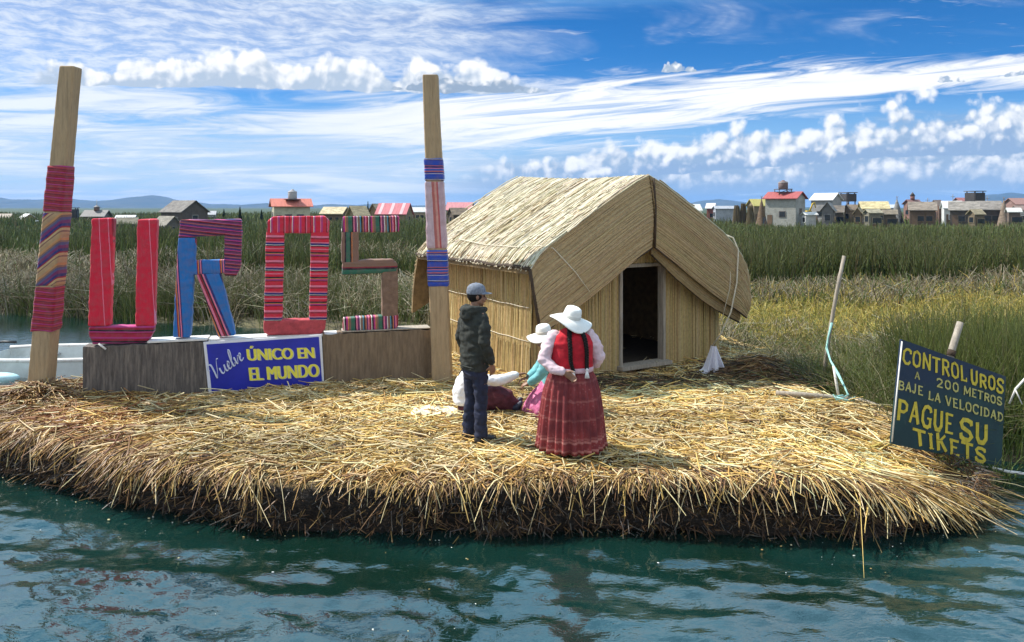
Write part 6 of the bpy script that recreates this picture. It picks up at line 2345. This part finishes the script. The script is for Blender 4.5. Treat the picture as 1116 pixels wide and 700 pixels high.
# ---- the woman: back to the viewer, one hand behind her
wp = G(623, 494.5)
wo_ = thing('person', 'woman standing in white hat, red vest and long pleated maroon skirt', 'person', (wp.x, wp.y, float(top_z(wp.x, wp.y)) - .012), .10)
mb = MB()
HW_ = (0, .03, 1.375)
torso(mb, [(0, 0, .70, .15, .11), (0, 0, .88, .155, .115), (0, 0, 1.05, .165, .12), (0, 0, 1.18, .175, .115), (0, 0, 1.25, .14, .09), (0, 0, 1.29, .07, .065)])
mb.tube([(0, 0, 1.24), (0, .008, 1.30), (0, .02, 1.35)], [.056, .05, .05], 14, round_ends=True)
at = head(mb, HW_, .10, -.10, .90)
ARM_L = [(-.180, -.005, 1.235), (-.255, -.03, 1.13), (-.300, -.075, 1.00), (-.215, -.150, .925), (-.115, -.195, .895)]
ARM_R = [(.180, -.005, 1.235), (.250, -.01, 1.13), (.288, .0, 1.00), (.270, .07, .92), (.215, .16, .90)]
for A in (ARM_L, ARM_R):
    mb.tube(A, [.052, .046, .040, .034, .027], 12, round_ends=True)
hand(mb, Vector((-.105, -.200, .892)), (.80, -.10, -.55), (-.15, -1, -.15), -1, .92, .5)
hand(mb, Vector((.21, .165, .90)), (-.6, .5, -.3), (-.4, -.6, 0), 1, .92, .45)
for sx in (-1, 1):
    mb.tube([(sx * .09, 0, .78), (sx * .09, .01, .42), (sx * .085, 0, .06)], [.085, .055, .040], 12, round_ends=True)
body = fused(mb, 'body', SKIN, wo_, .0072, 2)
face(at, body, .9)
M_BLOUSE = cloth('blouse_pale_pink', (.66, .50, .54), .10, 20)
mb = MB()
torso(mb, [(0, 0, .835, .178, .140), (0, 0, .86, .196, .152), (0, 0, .93, .200, .155), (0, 0, 1.05, .198, .148), (0, 0, 1.20, .200, .138), (0, 0, 1.26, .155, .105), (0, 0, 1.30, .072, .07)])
for A in (ARM_L, ARM_R):
    mb.tube([Vector(p) for p in A[:4]] + [Vector(A[3]).lerp(Vector(A[4]), .72)], [.072, .073, .068, .059, .048], 14, round_ends=True)
fused(mb, 'blouse', M_BLOUSE, wo_, .010, 2, .016, 9.0)
mb = MB()
torso(mb, [(0, -.004, .905, .212, .166), (0, -.004, .925, .220, .172), (0, -.004, 1.05, .222, .170), (0, -.006, 1.17, .222, .162), (0, -.006, 1.24, .195, .140), (0, -.004, 1.285, .125, .105), (0, 0, 1.305, .085, .082)])
fused(mb, 'vest', cloth('vest_red', (.46, .010, .022), .2, 16), wo_, .010, 2, .009, 9.0)
m, t, b = new_mat('skirt_maroon')
co = obj_co(t)
sx_, sy_, sz_ = xyz(t, co)
n1 = noise(t, co, 34.0, 3, .6)
n3 = noise(t, co, 6.0, 4, .6)
vv_ = voro(t, comb(t, sx_ * 1.0 + sy_ * .6, sz_, 0.0), 26.0)
cbase = mix(t, n3.ss(.3, .7), (.12, .012, .016), (.25, .030, .030))
cbase = mix(t, vv_.ss(.26, .10) * n3.ss(.46, .64) * .45, cbase, (.42, .20, .18))
zz3 = ((sz_ * 70.0).sin().ss(.55, .85) * sz_.ss(.26, .20) + (sz_ * 34.0).sin().ss(.90, .98) * .45) * n3.ss(.30, .55)
cbase = mix(t, zz3 * .7, cbase, (.46, .19, .16))
link(t, cbase, b.inputs['Base Color'])
b.inputs['Roughness'].default_value = .75
bump(t, b, n1, .3, .004)
pleated([(0, 0, .905, .178, .142), (0, 0, .87, .192, .158), (0, 0, .80, .226, .192), (0, 0, .66, .262, .228), (0, 0, .45, .288, .255), (0, 0, .25, .303, .272), (0, 0, .12, .311, .283), (0, 0, .078, .314, .286)],
        24, .062, 'skirt', m, wo_, seed=4)
MB().rings([ering((0, 0, z_), .212 + k, .178 + k) for z_, k in ((.872, 0), (.876, .012), (.915, .014), (.922, .004))]).build('waist_sash', cloth('sash_pink', (.62, .40, .45), .1, 30), wo_)
for sx in (-1, 1):
    mb = MB()
    mb.rings([[Vector((sx * .095 + cos(a) * wx_, yy3, .04 + max(-.038, sin(a) * hz_))) for a in np.linspace(0, 2 * pi, 14, endpoint=False)]
              for yy3, wx_, hz_ in ((-.085, .02, .028), (-.07, .036, .05), (-.01, .038, .05), (.06, .04, .038), (.12, .036, .028), (.15, .014, .014))])
    mb.build('shoe', MATS['shoe_black'], wo_)
M_HAT = cloth('hat_white', (.80, .79, .74), .05, 18)
ht = brim_hat('sun_hat', wo_, at(0, -.03, .050) + Vector((0, 0, .0)), 0.225, .212, (.092, .105, .110), M_HAT, (.25, .17), .050, .026, 1.0, cloth('hat_ribbon', (.62, .61, .56), .06, 30))
MB().ball(at(0, -.028, .0), (.078, .086, .088), 16, 10).build('hair', HAIR, wo_)


def braid(pts, r, parent):
    sp_ = spline2([p for p in pts], 12)
    sp_ = [Vector(p) for p in sp_]
    mb_ = MB()
    n_ = len(sp_)
    for k in range(3):
        q_ = []
        for i, p in enumerate(sp_):
            a = i * .85 + k * 2 * pi / 3
            q_.append(p + Vector((cos(a) * r * .55, sin(a * 2) * r * .32, 0)))
        mb_.tube(q_, [r * .68 * (1 - .35 * i / n_) for i in range(n_)], 8, round_ends=True)
    return mb_.build('braid', HAIR, parent)


b1 = braid([(-.035, -.085, 1.36), (-.050, -.150, 1.25), (-.048, -.192, 1.12), (-.045, -.200, 1.00), (-.020, -.205, .905)], .023, wo_)
b2 = braid([(.040, -.085, 1.36), (.100, -.150, 1.25), (.120, -.188, 1.12), (.120, -.198, 1.00), (.120, -.200, .925)], .023, wo_)
M_TAS = cloth('tassel_white', (.78, .76, .74), .08, 40)
for bb_, x_, z_ in ((b1, -.018, .90), (b2, .120, .918)):
    v_ = []
    mb = MB()
    mb.ball((x_, -.207, z_), (.018, .016, .018), 10, 7)
    for k in range(9):
        a = k * .7
        mb.tube([(x_, -.207, z_), (x_ + .012 * cos(a), -.210 - .006 * sin(a), z_ - .04), (x_ + .022 * cos(a), -.214 - .010 * sin(a), z_ - .085)], [.006, .006, .004], 6)
    mb.build('tassel', M_TAS, bb_)

# ---- person sitting on the straw behind the man, one arm held out to the right
sp0 = Vector((-.50, 9.42, 0))
sp0.z = float(top_z(sp0.x, sp0.y)) - .005
s1_ = thing('person', 'seated person in white top, mostly hidden by the man, arm stretched out', 'person', sp0, 0.0)
mb = MB()
torso(mb, [(-.02, .0, .03, .13, .15), (-.03, 0, .16, .12, .15), (-.05, 0, .32, .11, .15), (-.03, 0, .47, .10, .155), (-.01, 0, .55, .07, .10)])
mb.tube([(-.01, 0, .52), (.015, 0, .60), (.03, 0, .65)], [.05, .045, .045], 12, round_ends=True)
at = head(mb, (.045, 0, .70), -pi / 2 + .2, -.1, .90)
AR = [(.0, -.16, .49), (.16, -.22, .44), (.34, -.22, .43), (.47, -.17, .46), (.57, -.13, .485)]
AL = [(.0, .15, .49), (.10, .20, .38), (.18, .18, .27), (.28, .10, .24), (.34, .05, .23)]
mb.tube(AR, [.05, .043, .038, .031, .025], 12, round_ends=True)
mb.tube(AL, [.05, .043, .038, .031, .025], 12, round_ends=True)
hand(mb, Vector((.575, -.128, .487)), (1, .25, .10), (0, -.3, -.9), 1, .90, .35)
hand(mb, Vector((.345, .045, .23)), (.8, -.4, -.3), (0, -.3, -.9), -1, .90, .4)
for sy in (-1, 1):
    mb.tube([(.0, sy * .08, .09), (.30, sy * .10, .20), (.52, sy * .09, .10)], [.075, .055, .04], 12, round_ends=True)
body = fused(mb, 'body', SKIN, s1_, .0075, 2)
face(at, body, .9)
MB().ball(at(0, -.026, .016), (.080, .090, .088), 16, 10, Matrix.Rotation(-pi / 2 + .2, 3, 'Z')).build('hair', HAIR, s1_)
braid([at(0, -.09, -.02), (-.10, .0, .56), (-.165, .0, .44), (-.185, .0, .30)], .020, s1_)
mb = MB()
torso(mb, [(-.05, 0, .10, .185, .21), (-.06, 0, .14, .195, .22), (-.08, 0, .26, .175, .215), (-.065, 0, .40, .145, .205), (-.03, 0, .50, .115, .165), (-.01, 0, .565, .065, .075)])
mb.tube(AR[:4] + [tuple(Vector(AR[3]).lerp(Vector(AR[4]), .75))], [.078, .074, .068, .060, .048], 14, round_ends=True)
mb.tube(AL[:4] + [tuple(Vector(AL[3]).lerp(Vector(AL[4]), .75))], [.078, .074, .068, .060, .048], 14, round_ends=True)
fused(mb, 'blouse', cloth('blouse_white', (.74, .73, .75), .07, 18), s1_, .012, 3, .011, 9.0)
mb = MB()
torso(mb, [(.02, 0, .0, .20, .25), (.02, 0, .06, .21, .25), (.02, 0, .14, .16, .20), (.0, 0, .18, .10, .13)])
mb.tube([(.02, 0, .10), (.30, -.02, .17), (.42, -.04, .13), (.50, -.05, .08)], [.13, .17, .15, .10], 16, round_ends=True)
fused(mb, 'skirt', cloth('skirt_dark_maroon', (.085, .018, .026), .3, 18), s1_, .013, 3, .014, 9.0)
for sy in (-1, 1):
    mb = MB().tube([(.53, sy * .08 - .04, .065), (.57, sy * .085 - .05, .075), (.61, sy * .09 - .06, .13)], [.045, .045, .032], 12, sq=.8, round_ends=True)
    mb.build('shoe', plain('shoe_dark_blue', (.018, .022, .045), .5, .2, 14), s1_)

# ---- person in pink kneeling half hidden by the woman (built at 1.1 of a small figure's size)
kp = Vector((.53, 9.30, 0))
kp.z = float(top_z(kp.x, kp.y)) - .005
KZ = 1.07
k1 = thing('person', 'kneeling person in white hat, turquoise sleeves and pink skirt', 'person', kp, 0.0)
mb = MB()
torso(mb, [(.03, 0, .05, .15, .16), (.03, 0, .25, .13, .16), (.02, 0, .45, .11, .15), (-.04, 0, .64, .10, .16), (-.055, 0, .72, .07, .10)])
mb.tube([(-.05, 0, .69), (-.09, 0, .77), (-.12, 0, .82)], [.05, .045, .045], 12, round_ends=True)
at = head(mb, (-.135, -.01, .870), pi / 2 + .15, -.12, .90)
AR = [(-.05, -.155, .66), (-.12, -.20, .56), (-.17, -.20, .47), (-.24, -.18, .41), (-.295, -.16, .370)]
AL = [(-.05, .155, .66), (-.11, .20, .56), (-.18, .18, .47), (-.25, .10, .41), (-.31, .03, .385)]
for A in (AR, AL):
    mb.tube(A, [.05, .043, .038, .031, .025], 12, round_ends=True)
hand(mb, Vector((-.30, -.157, .367)), (-1, .35, -.45), (0, .4, -.9), -1, .90, .45)
hand(mb, Vector((-.315, .027, .385)), (-1, -.4, -.2), (0, -.3, -.9), 1, .90, .4)
for sy in (-1, 1):
    mb.tube([(.02, sy * .09, .24), (-.22, sy * .10, .09), (.10, sy * .10, .045)], [.08, .06, .045], 12, round_ends=True)
body = fused(mb, 'body', SKIN, k1, .0075, 2)
face(at, body, .9)
MB().ball(at(0, -.022, .004), (.080, .088, .090), 16, 10, Matrix.Rotation(pi / 2 + .15, 3, 'Z')).build('hair', HAIR, k1)
braid([at(0, -.09, -.03), (.07, -.02, .74), (.125, -.03, .60), (.135, -.03, .45)], .020, k1)
mb = MB()
torso(mb, [(.02, 0, .28, .165, .19), (.02, 0, .34, .17, .19), (.015, 0, .48, .15, .185), (-.035, 0, .62, .14, .19), (-.048, 0, .69, .11, .15), (-.065, 0, .745, .06, .07)])
for A in (AR, AL):
    mb.tube(A[:4] + [tuple(Vector(A[3]).lerp(Vector(A[4]), .7))], [.072, .068, .060, .054, .044], 14, round_ends=True)
fused(mb, 'blouse', cloth('blouse_turquoise', (.16, .42, .45), .15, 20), k1, .012, 3, .010, 9.0)
m = cloth('skirt_pink', (.52, .12, .25), .25, 22, dirt=(.66, .40, .48))
pleated([(.02, 0, .36, .16, .17), (.02, 0, .30, .20, .22), (.0, 0, .20, .27, .27), (-.02, 0, .10, .31, .31), (-.02, 0, .02, .33, .33)], 22, .035, 'skirt', m, k1, seed=9)
brim_hat('sun_hat', k1, at(0, -.02, .048), .205, .190, (.090, .102, .105), M_HAT, (-.12, .05), .04, .016, 2.4, cloth('hat_cord', (.55, .50, .42), .06, 30))
k1.scale = (KZ, KZ, KZ)
